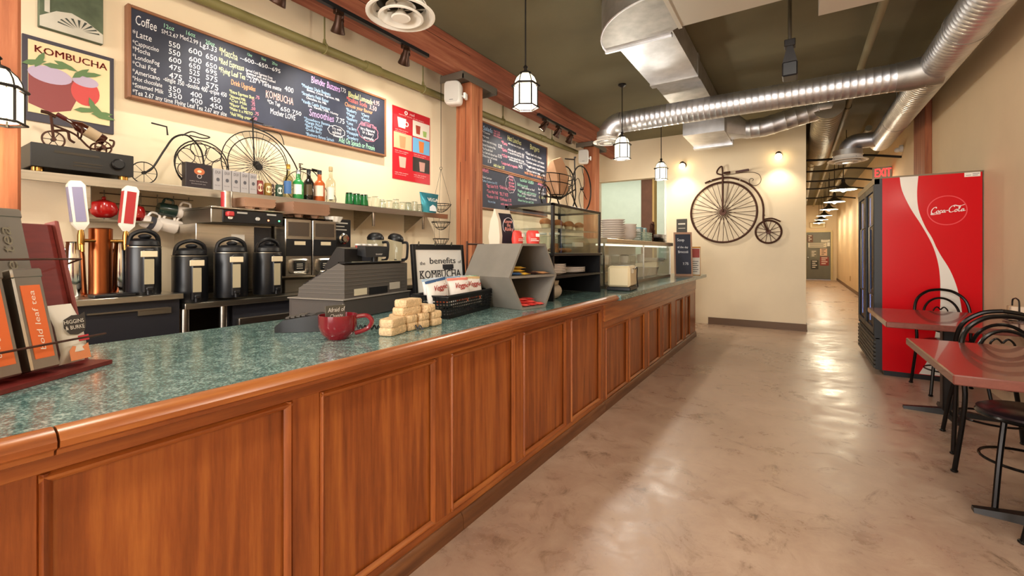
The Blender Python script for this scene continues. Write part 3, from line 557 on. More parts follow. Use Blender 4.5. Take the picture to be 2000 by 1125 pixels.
cupp(3.2, 2.11, .1, .11, '#efb0a0'); cupp(3.48, 2.11, .09, .1, '#c49488')
mb = MB(); txt(mb, 'red', (-3.394, 3.30, 2.668), (0, 1, 0), (0, 0, 1), .07, .03); mb.torus((-3.392, 3.25, 2.68), .016, .006, 'x', 16, 4)
txt(mb, 'espresso drinks of the season', (-3.394, 3.15, 2.645), (0, 1, 0), (0, 0, 1), .36, .011)
for y, z in ((3.10, 2.485), (3.36, 2.452), (3.10, 2.27), (3.36, 2.275), (3.10, 2.05), (3.36, 2.06)):
    txt(mb, 'latte chai rooibos', (-3.394, y, z), (0, 1, 0), (0, 0, 1), .18, .010); txt(mb, 'with honey and milk', (-3.394, y, z-.018), (0, 1, 0), (0, 0, 1), .15, .007)
mb.build('lettering', colm('#f2dcd8'), t, world=True)
# ------------------------------------------------------------------ speakers, track lights, lantern, pendants
def speaker(loc, rz, lab):
    t = T('wall_speaker', lab, 'speaker', loc, rz)
    mb = MB(); rings = []
    for y, k in ((.07, .8), (.05, .95), (-.03, 1), (-.06, .97), (-.075, .88)):
        rings.append([(.085*k*sg(math.cos(a))*abs(math.cos(a))**.45, y, .12*k*sg(math.sin(a))*abs(math.sin(a))**.35) for a in [2*PI*i/28 for i in range(28)]])
    mb.loft(rings); mb.build('cabinet', WHITE, t)
    mb = MB(); mb.loft([[(.072*sg(math.cos(a))*abs(math.cos(a))**.4, y, .105*sg(math.sin(a))*abs(math.sin(a))**.3) for a in [2*PI*i/28 for i in range(28)]] for y in (-.074, -.079)]); mb.build('grille', M('speaker_mesh', '#cfcbc4', .7, bump=.4, bscale=900), t)
    MB().cyl((.08, .03, -.02), (.11, .03, -.02), .012).box(.10, .125, .0, .07, -.05, .01, .004).build('bracket', WHITE, t)
    MB().box(-.02, .02, -.0805, -.0795, -.085, -.079).build('badge', colm('#6a6a6a'), t)
sg = lambda x: 1 if x >= 0 else -1
speaker((-2.965, 3.5, 2.87), .35, 'white wall speaker on the post beside the red poster')
speaker((-3.0, 6.86, 2.83), .35, 'white wall speaker on the far post by the kitchen opening')
TR = M('bronze_lamp', '#3a2418', .4, .6)
def tracklight(y, aim, lab, idx, energy):
    t = T('track_spotlight', lab, 'spotlight', (-2.85, y, 3.03), 0)
    MB().box(-.02, .02, -.035, .035, -.03, 0, .004).build('adapter', TR, t)
    MB().torus((0, 0, -.10), .055, .006, 'y', 16, 5, a0=0, a1=PI).cyl((0, 0, -.03), (0, 0, -.06), .008, n=8).build('yoke', TR, t)
    D = (Vector(aim)-Vector((-2.85, y, 2.93))).normalized(); q = D.to_track_quat('-Z', 'Y').to_matrix().to_4x4()
    mb = MB(); mb.M = Matrix.Translation((0, 0, -.10)) @ q
    mb.lathe([(.015, .075), (.03, .065), (.032, .02), (.036, .0), (.052, -.055), (.05, -.06), (.044, -.05), (.028, -.01), (.01, .0)], n=20, caps=False); mb.build('head', TR, t)
    mb = MB(); mb.M = Matrix.Translation((0, 0, -.10)) @ q
    mb.lathe([(.043, -.052), (.04, -.048), (.001, -.046)], n=20, caps=False); mb.build('lamp_glass', M('spot_bulb', '#fff0d0', .3, emit='#ffe2b0', es=12), t)
    o = Vector((-2.85, y, 2.93))+D*.07
    light('track_spot_light', 'SPOT', o, energy, (1, .92, .78), .035, target=aim, angle=95, blend=.9)
t = T('light_track', 'black lighting track along the beam above the coffee menu', 'track', (-2.85, 2.0, 3.03)); MB().box(-.017, .017, -1.2, 1.0, 0, .03).build('rail', BLK, t)
t = T('light_track', 'black lighting track along the beam above the lunch menu', 'track', (-2.85, 5.6, 3.03)); MB().box(-.017, .017, -.55, .6, 0, .03).build('rail', BLK, t)
def y_at(px):
    u = (px-1000)/866; th = math.atan(558/866); c_, s_ = math.cos(th), math.sin(th)
    return -2.85*(s_*u+c_)/(c_*u-s_)
tracklight(1.62, (-3.4, 1.5, 1.9), 'bronze track spotlight nearest the left, tilted over the coffee menu', 0, 42)
tracklight(2.06, (-3.4, 2.3, 2.1), 'bronze track spotlight hanging over the middle of the coffee menu', 1, 42)
tracklight(2.72, (-3.4, 2.95, 2.2), 'bronze track spotlight at the end of the track beside the big round vent', 2, 42)
tracklight(5.22, (-3.4, 5.0, 2.3), 'nearest of the three small track spotlights over the lunch menu', 3, 26)
tracklight(5.62, (-3.4, 5.6, 2.2), 'middle of the three small track spotlights over the lunch menu', 4, 26)
tracklight(6.02, (-3.4, 6.3, 2.2), 'farthest of the three small track spotlights over the lunch menu', 5, 26)
LGL = M('lantern_glass', '#fff6dc', .4, emit='#fff4dc', es=2.0)
LGR = M('lantern_ribbed', '#fff6dc', .4, emit='#fff0d0', es=1.3)
def lantern_parts(t, s, z0, roof=True):
    """hexagonal lantern, bottom at z0, total height about .26*s"""
    hexa = lambda r, z, k=6: [(r*math.cos(2*PI*i/k+PI/6), r*math.sin(2*PI*i/k+PI/6), z) for i in range(k)]
    r = .095*s; h = .17*s
    for i in range(6):
        a, b_ = hexa(r, 0)[i], hexa(r, 0)[(i+1) % 6]
        MB().quad((a[0], a[1], z0+.012), (b_[0], b_[1], z0+.012), (b_[0], b_[1], z0+h), (a[0], a[1], z0+h)).build('pane', LGL, t)
        a2, b2 = hexa(r*.98, 0)[i], hexa(r*.98, 0)[(i+1) % 6]
        rg = [(1, 0), (.93, .03), (.78, .06), (.5, .085)]
        mb = MB()
        for (k0, q0), (k1, q1) in zip(rg, rg[1:]):
            mb.quad((a2[0]*k0, a2[1]*k0, z0+h+.02*s+q0*s), (b2[0]*k0, b2[1]*k0, z0+h+.02*s+q0*s), (b2[0]*k1, b2[1]*k1, z0+h+.02*s+q1*s), (a2[0]*k1, a2[1]*k1, z0+h+.02*s+q1*s))
        mb.build('roof_pane', LGR, t)
    fr = MB()
    for p in hexa(r, 0): fr.cyl((p[0], p[1], z0), (p[0], p[1], z0+h+.02*s), .0065*s, n=5)
    for z, rr, th in ((z0+.004, r*1.13, .007), (z0+h+.01*s, r*1.16, .009)): fr.tube(hexa(rr, z), th*s, 6, True)
    for p in hexa(r*.98, 0): fr.tube([(p[0]*k, p[1]*k, z0+h+.02*s+q*s) for k, q in ((1, .002), (.93, .032), (.78, .062), (.5, .087))], .004*s, 5)
    fr.build('frame', BLKM, t)
    MB().lathe([(r*.55, z0+h+.10*s), (r*.5, z0+h+.115*s), (r*.15, z0+h+.13*s), (r*.13, z0+h+.15*s), (r*.22, z0+h+.16*s), (r*.1, z0+h+.175*s)], n=12).build('finial', BLKM, t)
    return z0+h+.175*s
def pendant(y, lab, energy=28):
    t = T('pendant_lantern', lab, 'pendant lamp', (-1.86, y, 2.42))
    zt = lantern_parts(t, 1.0, 0)
    MB().cyl((0, 0, zt-.01), (0, 0, .94-.02), .006, n=6).build('cord', BLKM, t)
    MB().lathe([(.05, .94), (.05, .925), (.02, .905)], n=16).build('canopy', BLKM, t)
    light('pendant_light', 'POINT', (-1.86, y, 2.37), energy, (1, .93, .80), .07)
    return t
pendant(3.09, 'nearest hanging hexagonal glass lantern over the counter')
pendant(5.45, 'middle hanging hexagonal glass lantern over the counter')
pendant(7.35, 'farthest hanging hexagonal glass lantern by the kitchen opening')
pendant(.6, 'added out-of-view glass lantern lighting the tea rack end of the counter')  # lantern added above the view for its light
pendant(-1.8, 'added unseen glass lantern behind the camera lighting the counter')  # unseen repeat of the lantern row, added to supply light
t = T('wall_lantern', 'black and glass lantern on the timber post at the left edge', 'wall lamp', (-2.66, .37, 1.76))
zt = lantern_parts(t, .78, 0)
MB().tube([(0, 0, zt-.02), (0, 0, zt+.02), (-.1, 0, zt+.03), (-.185, 0, zt-.02)], .008, 6).box(-.19, -.18, -.03, .03, zt-.1, zt+.02).build('arm', BLKM, t)
light('wall_lantern_light', 'POINT', (-2.62, .37, 1.72), 4, (1, .82, .55), .05)
# spots over the wall bicycle
for x, lab in ((-1.721, 'small bright wall spot left above the penny-farthing'), (-.257, 'small bright wall spot right above the penny-farthing')):
    t = T('wall_spot', lab, 'wall lamp', (x, 8.35, 2.80))
    MB().lathe([(.05, 0), (.05, -.02), (.015, -.03)], axis='y', n=18).tube([(0, -.02, 0), (0, -.07, .02), (0, -.10, .0)], .01, 8).build('mount', TR, t)
    mb = MB(); mb.lathe([(.02, .065), (.036, .05), (.045, .03)], (0, -.11, -.015), n=18, caps=False); mb.build('shade', TR, t)
    MB().sphere((0, -.11, -.03), .052).build('bulb', M('wall_bulb', '#fff2d8', .3, emit='#ffe0a8', es=14), t)
    light('wall_spot_light', 'SPOT', (x, 8.13, 2.70), 19, (1, .86, .64), .05, target=(x, 8.36, 1.3), angle=110, blend=.8)
t = T('wall_lantern', 'black and glass lantern on the right wall beside the tables', 'wall lamp', (1.30, 3.3, 1.90))
zt = lantern_parts(t, .78, 0)
MB().tube([(0, 0, zt-.02), (0, 0, zt+.02), (.08, 0, zt+.03), (.145, 0, zt-.02)], .008, 6).box(.135, .15, -.03, .03, zt-.1, zt+.02).build('arm', BLKM, t)
light('right_wall_light', 'POINT', (1.24, 3.3, 2.0), 12, (1, .90, .76), .07)
# ------------------------------------------------------------------ wall shelf with its bicycles, boxes and bottles
SH = 1.645
t = T('wall_shelf', 'long stainless steel shelf on the wall above the coffee machines', 'shelf', (-3.25, 2, 1.6))
MB().box(-3.4, -3.1, .48, 3.56, SH-.008, SH-.001).box(-3.105, -3.097, .48, 3.56, SH-.05, SH-.001, .002).box(-3.4, -3.395, .48, 3.56, SH, SH+.03).build('shelf_tray', STEEL, t, world=True)
for y in (.75, 1.55, 2.613, 3.228):
    MB().prism([(-3.398, y, SH-.01), (-3.13, y, SH-.01), (-3.13, y, SH-.04), (-3.39, y, SH-.2), (-3.398, y, SH-.2)], (0, .004, 0)).box(-3.14, -3.12, y-.012, y+.012, SH-.17, SH-.03, .004).build('bracket', STEEL, t, world=True)
t = T('stereo_receiver', 'black stereo receiver on the left end of the steel shelf', 'receiver', (-3.24, .74, SH))
MB().box(-.14, .125, -.20, .195, .022, .138, .003).build('case', BLK, t)
MB().box(.125, .13, -.2, .195, .022, .138, .002).build('front_panel', M('receiver_front', '#191614', .4), t)
mb = MB().lathe([(.028, .13), (.028, .15), (.022, .155)], (0, .125, .08), axis='x', n=20); mb.build('volume_knob', BLK, t)
for y in (-.17, .16): MB().lathe([(.022, 0), (.022, .022)], (.09, y, 0), n=14).build('foot', BRASS, t)
mb = MB().box(.13, .132, -.12, .05, .10, .112).box(.13, .132, -.05, .06, .06, .066).box(.13, .132, -.05, .06, .045, .05); mb.build('display_strip', colm('#3d3832', .2), t)
def wheel(mb, y, z, R_, r=.004, spokes=8, x=0, hub=.01):
    mb.torus((x, y, z), R_, r, 'x', 36, 6)
    for k in range(spokes):
        a = 2*PI*k/spokes; mb.cyl((x, y, z), (x, y+R_*math.cos(a), z+R_*math.sin(a)), r*.45, n=4)
    mb.cyl((x-.012, y, z), (x+.012, y, z), hub, n=10)
# metal trike bottle holder on the receiver
t = T('bottle_trike', 'small iron tricycle bottle holder standing on the stereo receiver', 'ornament', (-3.22, .74, SH+.138))
mb = MB(); wheel(mb, -.10, .045, .042, .004, 6); mb.build('front_wheel', RUST, t)
for x in (-.04, .04):
    mb = MB(); wheel(mb, .085, .036, .034, .004, 6, x); mb.build('rear_wheel', RUST, t)
mb = MB(); mb.tube(spline([(0, -.10, .05), (0, -.105, .12), (0, -.11, .175)]), .006).tube([(0, -.145, .18), (0, -.12, .178), (0, -.09, .165)], .009).tube(spline([(0, -.10, .09), (0, -.05, .10), (0, -.04, .06), (0, -.02, .045)]), .006)
mb.tube(spline([(0, -.105, .12), (0, -.02, .09), (0, .04, .03), (0, .085, .036), (0, .13, .05), (0, .14, .085), (0, .12, .09)]), .005).torus((0, .0, .105), .035, .004, 'y', 18).tube([(-.04, .085, .036), (.04, .085, .036)], .004)
mb.build('frame', RUST, t)
t = T('liqueur_bottle', 'brown liqueur bottle lying tilted in the iron tricycle holder', 'bottle', (-3.22, .74, SH+.138))
Q = Matrix.Translation((0, -.085, .178)) @ Matrix.Rotation(math.radians(-118), 4, 'X')
mb = MB(); mb.M = Q; mb.lathe([(.01, 0), (.01, .06), (.012, .065), (.028, .09), (.029, .20), (.026, .21), (.005, .212)], n=18); mb.build('glass', M('brown_glass', '#3a1810', .08, coat=.5), t)
mb = MB(); mb.M = Q; mb.lathe([(.0297, .12), (.0297, .18)], n=18, caps=False); mb.build('bottle_label', M('label_cream', '#b8a080', .5), t)
mb = MB(); mb.M = Q; mb.lathe([(.0118, -.004), (.0118, .035), (.011, .036)], n=14); mb.build('cap', M('foil_red', '#5a1c1c', .4), t)
# flat penny-farthing with curl rings
t = T('penny_farthing_ornament', 'black wire tricycle ornament with looped big wheel beside the receiver', 'ornament', (-3.2, 1.2, SH))
mb = MB(); wheel(mb, -.19, .066, .062, .003, 8); mb.build('front_wheel', BLKM, t)
mb = MB(); wheel(mb, .10, .155, .152, .004, 0, .03)
for k in range(7):
    a = 2*PI*k/7; mb.torus((.03, .10+.098*math.cos(a), .155+.098*math.sin(a)), .046, .0025, 'x', 20, 5)
mb.build('looped_wheel', BLKM, t)
mb = MB(); wheel(mb, .13, .155, .15, .004, 10, -.05); mb.build('looped_wheel', BLKM, t)
mb = MB(); mb.tube(spline([(0, -.19, .066), (0, -.15, .10), (0, -.09, .22), (0, -.04, .305), (0, .03, .33), (0, .10, .26), (0, .12, .16)]), .0055).tube([(0, -.155, .365), (0, -.08, .36), (0, -.075, .31)], .005)
mb.tube(spline([(0, .0, .325), (0, .05, .36), (0, .1, .355), (.03, .14, .34), (.03, .1, .325), (0, .04, .335)]), .004); mb.build('frame', BLKM, t)
# wire penny-farthing
t = T('penny_farthing_ornament', 'tall black wire penny-farthing with many spokes on the shelf', 'ornament', (-3.3, 1.7, SH))
for x, nm in ((0, 'big_wheel'), (.07, 'second_wheel')):
    mb = MB(); wheel(mb, -.0-.02*(x > 0), .24-.03*(x > 0), .235-.028*(x > 0), .0035, 28, x, .022); mb.build(nm, BLKM, t)
mb = MB(); mb.tube(spline([(.01, -.02, .24), (.01, -.03, .48), (.01, -.03, .56)]), .005).tube([(.05, -.04, .56), (.01, -.03, .565), (-.03, -.03, .56), (-.03, .02, .555), (-.02, .06, .55)], .004).tube(spline([(.01, .04, .53), (.03, .1, .53), (0, .12, .54), (-.02, .08, .545), (.01, .04, .53)]), .004)
mb.tube(spline([(.01, -.03, .50), (.01, .10, .47), (.01, .22, .38), (.01, .31, .24), (.01, .36, .08), (.01, .36, .04)]), .005).tube(spline([(.01, .02, .49), (.01, .16, .50), (.01, .20, .42)]), .003); mb.build('frame', BLKM, t)
mb = MB(); wheel(mb, .37, .055, .052, .003, 10, .01); mb.build('rear_wheel', BLKM, t)
t = T('penny_farthing_ornament', 'small wire penny-farthing peeking from behind the liquor bottles', 'ornament', (-3.32, 2.1, SH))
mb = MB(); wheel(mb, -.05, .125, .12, .003, 14); mb.build('big_wheel', BLKM, t)
mb = MB(); mb.tube([(0, -.05, .125), (0, -.05, .27), (.0, -.05, .30)], .004).tube([(0, -.03, .305), (0, -.06, .305), (0, -.06, .275), (0, .10, .262)], .004).tube(spline([(0, -.05, .26), (0, .06, .26), (0, .16, .15), (0, .22, .05)]), .004).tube([(0, .05, .277), (0, .12, .272)], .008); mb.build('frame', BLKM, t)
mb = MB(); wheel(mb, .225, .05, .048, .003, 8); mb.build('rear_wheel', BLKM, t)
# boxes and cans
t = T('gift_box', 'dark box with glowing orange spiral print on the shelf', 'box', (-3.15, 1.26, SH), .06)
MB().box(-.03, .02, -.07, .075, 0, .155, .002).build('carton', M('night_box', '#2b2328', .4), t)
mb = MB(); oval(mb, .005, .105, .03, .022, .0206); mb.build('spiral_print', M('print_glow', '#c06a40', .5), t)
mb = MB(); oval(mb, .005, .105, .012, .008, .0212); mb.build('spiral_core', colm('#f0d8b8'), t)
mb = MB(); txt(mb, 'mother love kombucha', (.02, -.05, .04), (0, 1, 0), (0, 0, 1), .1, .006); txt(mb, 'fermented tea', (.02, -.04, .025), (0, 1, 0), (0, 0, 1), .08, .005); mb.torus((.0205, .005, .075), .012, .002, 'x', 14, 4); mb.build('lettering', colm('#b8b0b0'), t)
for i in range(5):
    y = 1.371+i*.055
    t = T('tea_carton', 'slim silver-grey carton on the shelf, '+('first from the dark box', 'second from the dark box', 'middle one of the five', 'second from the cans', 'next to the cans')[i], 'carton', (-3.155, y, SH), 0, 'five silver-grey cartons')
    MB().box(-.025, .025, -.0255, .0255, 0, .14-.0*i, .002).build('box', M('silver_card', '#a8a4a6', .4), t)
    mb = MB(); txt(mb, 'DUI', (.025, -.016, .108), (0, 1, 0), (0, 0, 1), .03, .018); oval(mb, 0, .07, .010, .012, .0258); txt(mb, 'fine tea', (.025, -.018, .03), (0, 1, 0), (0, 0, 1), .03, .006); mb.build('lettering', colm('#55555c'), t)
for i, (y, c, b, h, lab) in enumerate(((1.642, '#7a2a22', '#d8c0a0', .10, 'red-brown drink can next to the silver cartons'), (1.70, '#8a6a2a', '#e8d8b0', .09, 'gold-brown drink can between two darker cans'), (1.735, '#402420', '#c8b8a0', .09, 'dark brown drink can behind the green one'), (1.782, '#2f4a3a', '#d8dcd0', .09, 'green drink can with round pale badge beside the bottles'))):
    t = T('drink_can', lab, 'can', (-3.15-.03*(i == 2), y, SH)); r = .025
    MB().lathe([(r*.85, 0), (r, .006), (r, h-.008), (r*.85, h)], n=20).build('can_body', colm(c, .3), t)
    MB().lathe([(r*.86, h), (r*.8, h-.002), (.001, h-.002)], n=20, caps=False).build('lid', STEEL, t)
    mb = MB(); a0 = -.2
    pts = [(r*1.012*math.cos(a0+.7*math.cos(2*PI*k/16)), r*1.012*math.sin(a0+.7*math.cos(2*PI*k/16)), h*.5+h*.28*math.sin(2*PI*k/16)) for k in range(16)]
    mb.add(pts+[(r*1.015*math.cos(a0), r*1.015*math.sin(a0), h*.5)], [(k, (k+1) % 16, 16) for k in range(16)]); mb.build('badge', colm(b), t)
def bottle(y, h, r, glass, cap, lab_c, label, x=-3.15, neck=.34, lz=(.16, .5), body='round'):
    t = T('liquor_bottle', label, 'bottle', (x, y, SH))
    sh = h*(1-neck); MB().lathe([(r*.9, 0), (r, .008), (r, sh*.86), (r*.82, sh*.95), (r*.42, sh*1.06), (r*.34, h*.9), (r*.38, h*.93), (r*.38, h*.95)], n=22).build('glass', glass, t)
    MB().lathe([(r*.42, h*.88), (r*.42, h), (r*.36, h+.003)], n=16).build('cap', cap, t)
    mb = MB(); k = 16
    rr = r*1.015; a = [-1.5+1.6*i/k for i in range(k+1)]
    mb.add([(rr*math.cos(q), rr*math.sin(q), h*z) for z in lz for q in a], [(i, i+1, k+2+i, k+1+i) for i in range(k)]); mb.build('bottle_label', lab_c, t)
    return t
bottle(1.85, .245, .034, glassm('pale_bottle', '#dcd8c0', alpha=.3), M('gold_cap', '#b08a3a', .3, .8), colm('#3d68a0', .5), 'clear bottle with gold cap and blue label on the shelf', lz=(.12, .5))
bottle(1.927, .215, .039, M('emerald_glass', '#2f8a4a', .08, coat=.5), M('silver_cap', '#b8bcc0', .3, .9), colm('#e4e8e0', .5), 'bright green bottle with white label on the shelf')
bottle(2.013, .235, .038, M('black_glass', '#14120f', .1, coat=.5), M('black_cap', '#16181c', .3), colm('#4a3a20', .5), 'black bottle with dark gold label on the shelf')
bottle(2.104, .24, .041, M('amber_whisky', '#b0562a', .1, coat=.5), M('navy_cap', '#24262c', .3), colm('#e8d4c0', .5), 'amber whisky bottle with cream label on the shelf')
bottle(2.203, .285, .037, glassm('clear_bottle', '#eef0e8', alpha=.3), M('cork', '#b09a72', .8), colm('#d8dcd0', .5), 'tall clear bottle with cork at the end of the bottle row', lz=(.08, .42))
# upside-down tumblers
def tumbler(x, y, r, h, m, lab, group=None, z=SH):
    t = T('tumbler', lab, 'glass', (x, y, z), 0, group)
    MB().lathe([(r, 0), (r*.97, .001), (r*.80, h*.985), (r*.6, h), (.001, h)], n=18, caps=False).build('wall', m, t)
    MB().lathe([(r*.78, h*.9), (r*.8, h*.985), (r*.55, h*1.0), (.002, h*.985)], n=18, caps=False).torus((0, 0, .003), r, .0025, 'z', 18, 5).build('thick_base', m, t)
    return t
for i, y in enumerate((2.38, 2.455, 2.53)):
    tumbler(-3.15, y, .037, .10, GLASSG, ('first', 'middle', 'last')[i]+' of three upside-down green tumblers, counted from the bottles', 'green tumblers')
k = 0
for y in (2.64, 2.72, 2.80, 2.88, 2.96, 3.04, 3.12, 3.19):
    for x in ((-3.14, -3.23) if k % 2 == 0 else (-3.14,)):
        tumbler(x, y, .034, .075+.02*(k % 3 == 0), GLASS, ('taller ' if k % 3 == 0 else '')+'clear upside-down tumbler, '+('back' if x < -3.2 else 'front')+' row, '+('next to the green tumblers', 'second from the green tumblers', 'third from the green tumblers', 'fourth from the green tumblers', 'fourth from the foil pouch', 'third from the foil pouch', 'second from the foil pouch', 'next to the foil pouch')[k], 'clear tumblers on the shelf')
    k += 1
t = T('foil_pouch', 'teal foil protein pouch standing at the right end of the shelf', 'pouch', (-3.17, 3.355, SH))
mb = MB(); rings = []
for z, wd, dp in ((0, .085, .045), (.03, .10, .05), (.12, .115, .04), (.18, .135, .012), (.205, .14, .004)):
    rings.append([(dp*math.cos(a), wd*math.sin(a), z) for a in [2*PI*i/20 for i in range(20)]])
mb.loft(rings); mb.build('pouch', M('teal_foil', '#3f8fa0', .3, .5, var=.3, scale=9), t)
mb = MB(); txt(mb, 'VEGA', (.046, -.075, .115), (0, 1, 0), (-.18, 0, .98), .15, .035, bold=.05, off=.008); mb.build('lettering', WHITE, t)
mb = MB(); mb.add([(.052, -.05, .02), (.052, .06, .02), (.05, .04, .07), (.049, .0, .085), (.05, -.045, .06)], [(0, 1, 2, 3, 4)]); mb.build('pale_print', colm('#dfe6ea'), t)
# hanging wire baskets
t = T('hanging_basket', 'three-tier black wire basket hanging beside the timber post', 'basket', (-3.23, 3.60, 1.45))
mb = MB().cyl((0, 0, .72), (0, 0, 1.7), .003, n=5)
mb.torus((0, 0, .70), .015, .003, 'y', 12, 5); mb.build('chain', BLKM, t)
for z, R_ in ((.31, .11), (.12, .10), (-.06, .085)):
    mb = MB(); mb.torus((0, 0, z), R_, .004, 'z', 28, 5)
    for k in range(14):
        a = 2*PI*k/14; mb.tube([(R_*math.cos(a)*q, R_*math.sin(a)*q, z-.085*(1-q*q)) for q in (1, .85, .6, .3, .05)], .002, 4)
    mb.torus((0, 0, z-.055), R_*.6, .002, 'z', 20, 4); mb.build('basket_tier', BLKM, t)
mb = MB()
for k in range(3):
    a = 2*PI*k/3+.4; mb.tube([(0, 0, .69), (.11*math.cos(a), .11*math.sin(a), .31), (.10*math.cos(a), .10*math.sin(a), .12), (.085*math.cos(a), .085*math.sin(a), -.06)], .002, 4)
mb.build('hanging_wire', BLKM, t)
# ------------------------------------------------------------------ back bar
BK = M('back_bar_black', '#24242a', .4)
t = T('back_counter', 'raised steel-edged back counter under the beverage taps', 'counter', (-3.07, .75, 0))
MB().box(-3.38, -2.78, .485, 1.03, .06, 1.0).build('cabinet', BK, t, world=True)
MB().box(-3.39, -2.75, .48, 1.04, 1.0, 1.03, .003).build('steel_top', STEEL, t, world=True)
MB().box(-2.78, -2.77, .85, .99, .93, .96).box(-2.78, -2.765, .66, .98, .955, .962).build('door_pull', STEELD, t, world=True)
t = T('back_counter', 'low black back counter with steel edge under the coffee brewer', 'counter', (-3.07, 2.3, 0))
MB().box(-3.38, -2.79, 1.30, 3.55, .06, .94).build('cabinet', BK, t, world=True)
MB().box(-3.39, -2.75, 1.045, 3.56, .94, .972, .003).build('steel_top', STEEL, t, world=True)
for y in (1.06, 1.25): MB().cyl((-2.79, y, 0), (-2.79, y, .94), .02, n=10).build('leg', STEEL, t, world=True)
for z, zz in ((.80, .86),):
    MB().box(-2.79, -2.755, 1.32, 1.72, z, zz, .004).build('drawer_rail', STEEL, t, world=True)
MB().box(-2.79, -2.76, 1.78, 2.3, .70, .92, .003).build('drawer', M('grey_laminate', '#8a8d90', .4), t, world=True)
MB().box(-2.79, -2.775, 1.32, 1.76, .40, .78, .003).build('door', REDW, t, world=True)
# beverage tap tower
t = T('tap_tower', 'copper cylinder tap tower with two white tap handles', 'beer tap', (-2.95, .755, 1.03))
MB().lathe([(.062, 0), (.062, .008), (.046, .012), (.046, .33), (.047, .335), (.04, .34)], n=28).build('column', COPPER, t)
for sy, col, lab in ((-1, '#8a86a8', 'white tap handle with lilac panel'), (1, '#a82c30', 'white tap handle with red panel')):
    f = MB().cyl((.03, sy*.03, .275), (.05, sy*.085, .275), .009, n=10).lathe([(.012, .23), (.014, .26), (.014, .30), (.009, .33)], (.05, sy*.085, 0), n=12).tube([(.05, sy*.085, .26), (.08, sy*.087, .25), (.085, sy*.087, .22)], .008, 8).build('faucet', BRASS, t)
    mb = MB(); mb.M = Matrix.Translation((.05, sy*.085, .325)) @ Matrix.Rotation(-sy*.09, 4, 'X')
    mb.loft([[(a*w_, b_*w_, z) for a, b_ in ((-.022, -.03), (.022, -.03), (.022, .03), (-.022, .03))] for z, w_ in ((0, .35), (.03, .95), (.215, 1.0), (.235, .6))]); h = mb.build('handle', WHITEM, f); tag(h, lab)
    mb = MB(); mb.M = Matrix.Translation((.05, sy*.085, .325)) @ Matrix.Rotation(-sy*.09, 4, 'X')
    mb.box(.022, .0235, -.019, .019, .04, .205).box(-.019, .019, -.0315, -.03, .04, .205); mb.build('handle_panel', colm(col, .4), f)
for y, lab in ((.665, 'polished steel jug left of the copper tap tower'), (.845, 'polished steel jug right of the copper tap tower')):
    t = T('steel_jug', lab, 'jug', (-2.99, y, 1.03)); MB().lathe([(.045, 0), (.05, .01), (.042, .2), (.035, .26), (.038, .27), (.033, .265)], n=22).build('jug_body', CHROME, t)
    MB().tube(spline([(0, -.035, .24), (.02, -.07, .2), (.02, -.065, .1), (0, -.045, .07)]), .006, 8).build('handle', CHROME, t)
t = T('drip_tray', 'black drip tray in front of the copper tap tower', 'tray', (-2.84, .78, 1.03)); MB().box(-.05, .05, -.09, .07, 0, .015, .004).build('tray', BLK, t)
# airpots
def airpot(x, y, z, r, h, lab, rot=.5):
    t = T('coffee_airpot', lab, 'airpot', (x, y, z), rot-1.0)
    MB().lathe([(r*.97, 0), (r, .01), (r, h*.92), (r*.96, h*.97), (r*.8, h)], n=30).build('pot_body', M('airpot_black', '#141519', .35), t)
    MB().lathe([(r*1.01, h*.955), (r*1.01, h*.975)], n=30, caps=False).build('trim_ring', STEELD, t)
    MB().lathe([(r*.9, h), (r*.86, h+.02), (r*.55, h+.035), (.002, h+.036)], n=26).build('lid', BLK, t)
    MB().tube(spline([(0, -r*.85, h*.96), (.01, -r*.7, h+.05), (.02, 0, h+.075), (.01, r*.7, h+.05), (0, r*.85, h*.96)]), .011, 8).sphere((.02, 0, h+.045), .028, 14, 8, (1.2, 1, .5)).build('carry_handle', BLK, t)
    MB().box(r*.9, r+.03, -.024, .024, h*.05, h*.92, .006).build('gauge_housing', BLK, t)
    MB().box(r+.03, r+.032, -.020, .020, h*.22, h*.72).build('sight_gauge', M('coffee_gauge', '#a89c80', .35), t)
    MB().box(r+.028, r+.035, -.034, .034, h*.76, h*.88, .002).build('name_label', M('cream_label', '#d8c8a8', .5), t)
    MB().lathe([(.012, 0), (.010, -.03)], (r+.025, 0, h*.13), n=10).box(r+.01, r+.05, -.015, .015, h*.10, h*.17, .004).build('spout', BLK, t)
    return t
airpot(-2.87, .905, 1.03, .073, .255, 'black coffee airpot right of the copper tap tower on the raised counter', .9)
airpot(-2.87, 1.115, .972, .085, .265, 'black coffee airpot at the corner left of the brewer', .9)
airpot(-2.83, 1.31, .985, .088, .27, 'black coffee airpot under the left side of the brewer', .8)
airpot(-2.83, 1.525, .985, .082, .27, 'black coffee airpot under the right side of the brewer', 1.0)
t = T('coffee_brewer', 'stainless twin coffee brewer with black control panel', 'coffee machine', (-3.1, 1.42, .972))
MB().box(-.2, .16, -.235, .23, 0, .03, .003).build('base_tray', STEELD, t)
MB().box(-.2, .1, -.225, .225, .03, .45, .003).build('body', STEEL, t)
MB().box(.1, .104, .11, .22, .03, .44).build('dark_bay', BK, t)
MB().box(-.2, .23, -.2, .228, .45, .535, .004).build('head', STEELD, t)
MB().box(.23, .236, -.14, .226, .455, .53, .002).build('control_panel', BLK, t)
MB().box(-.2, .245, -.205, .232, .535, .545, .002).build('top_plate', STEEL, t)
for y, c, nm in ((-.1, '#e8e0d0', 'knob'), (.06, '#c8c4bc', 'knob')): MB().lathe([(.012, .236), (.010, .25)], (0, y, .485), axis='x', n=12).build(nm, colm(c, .3), t)
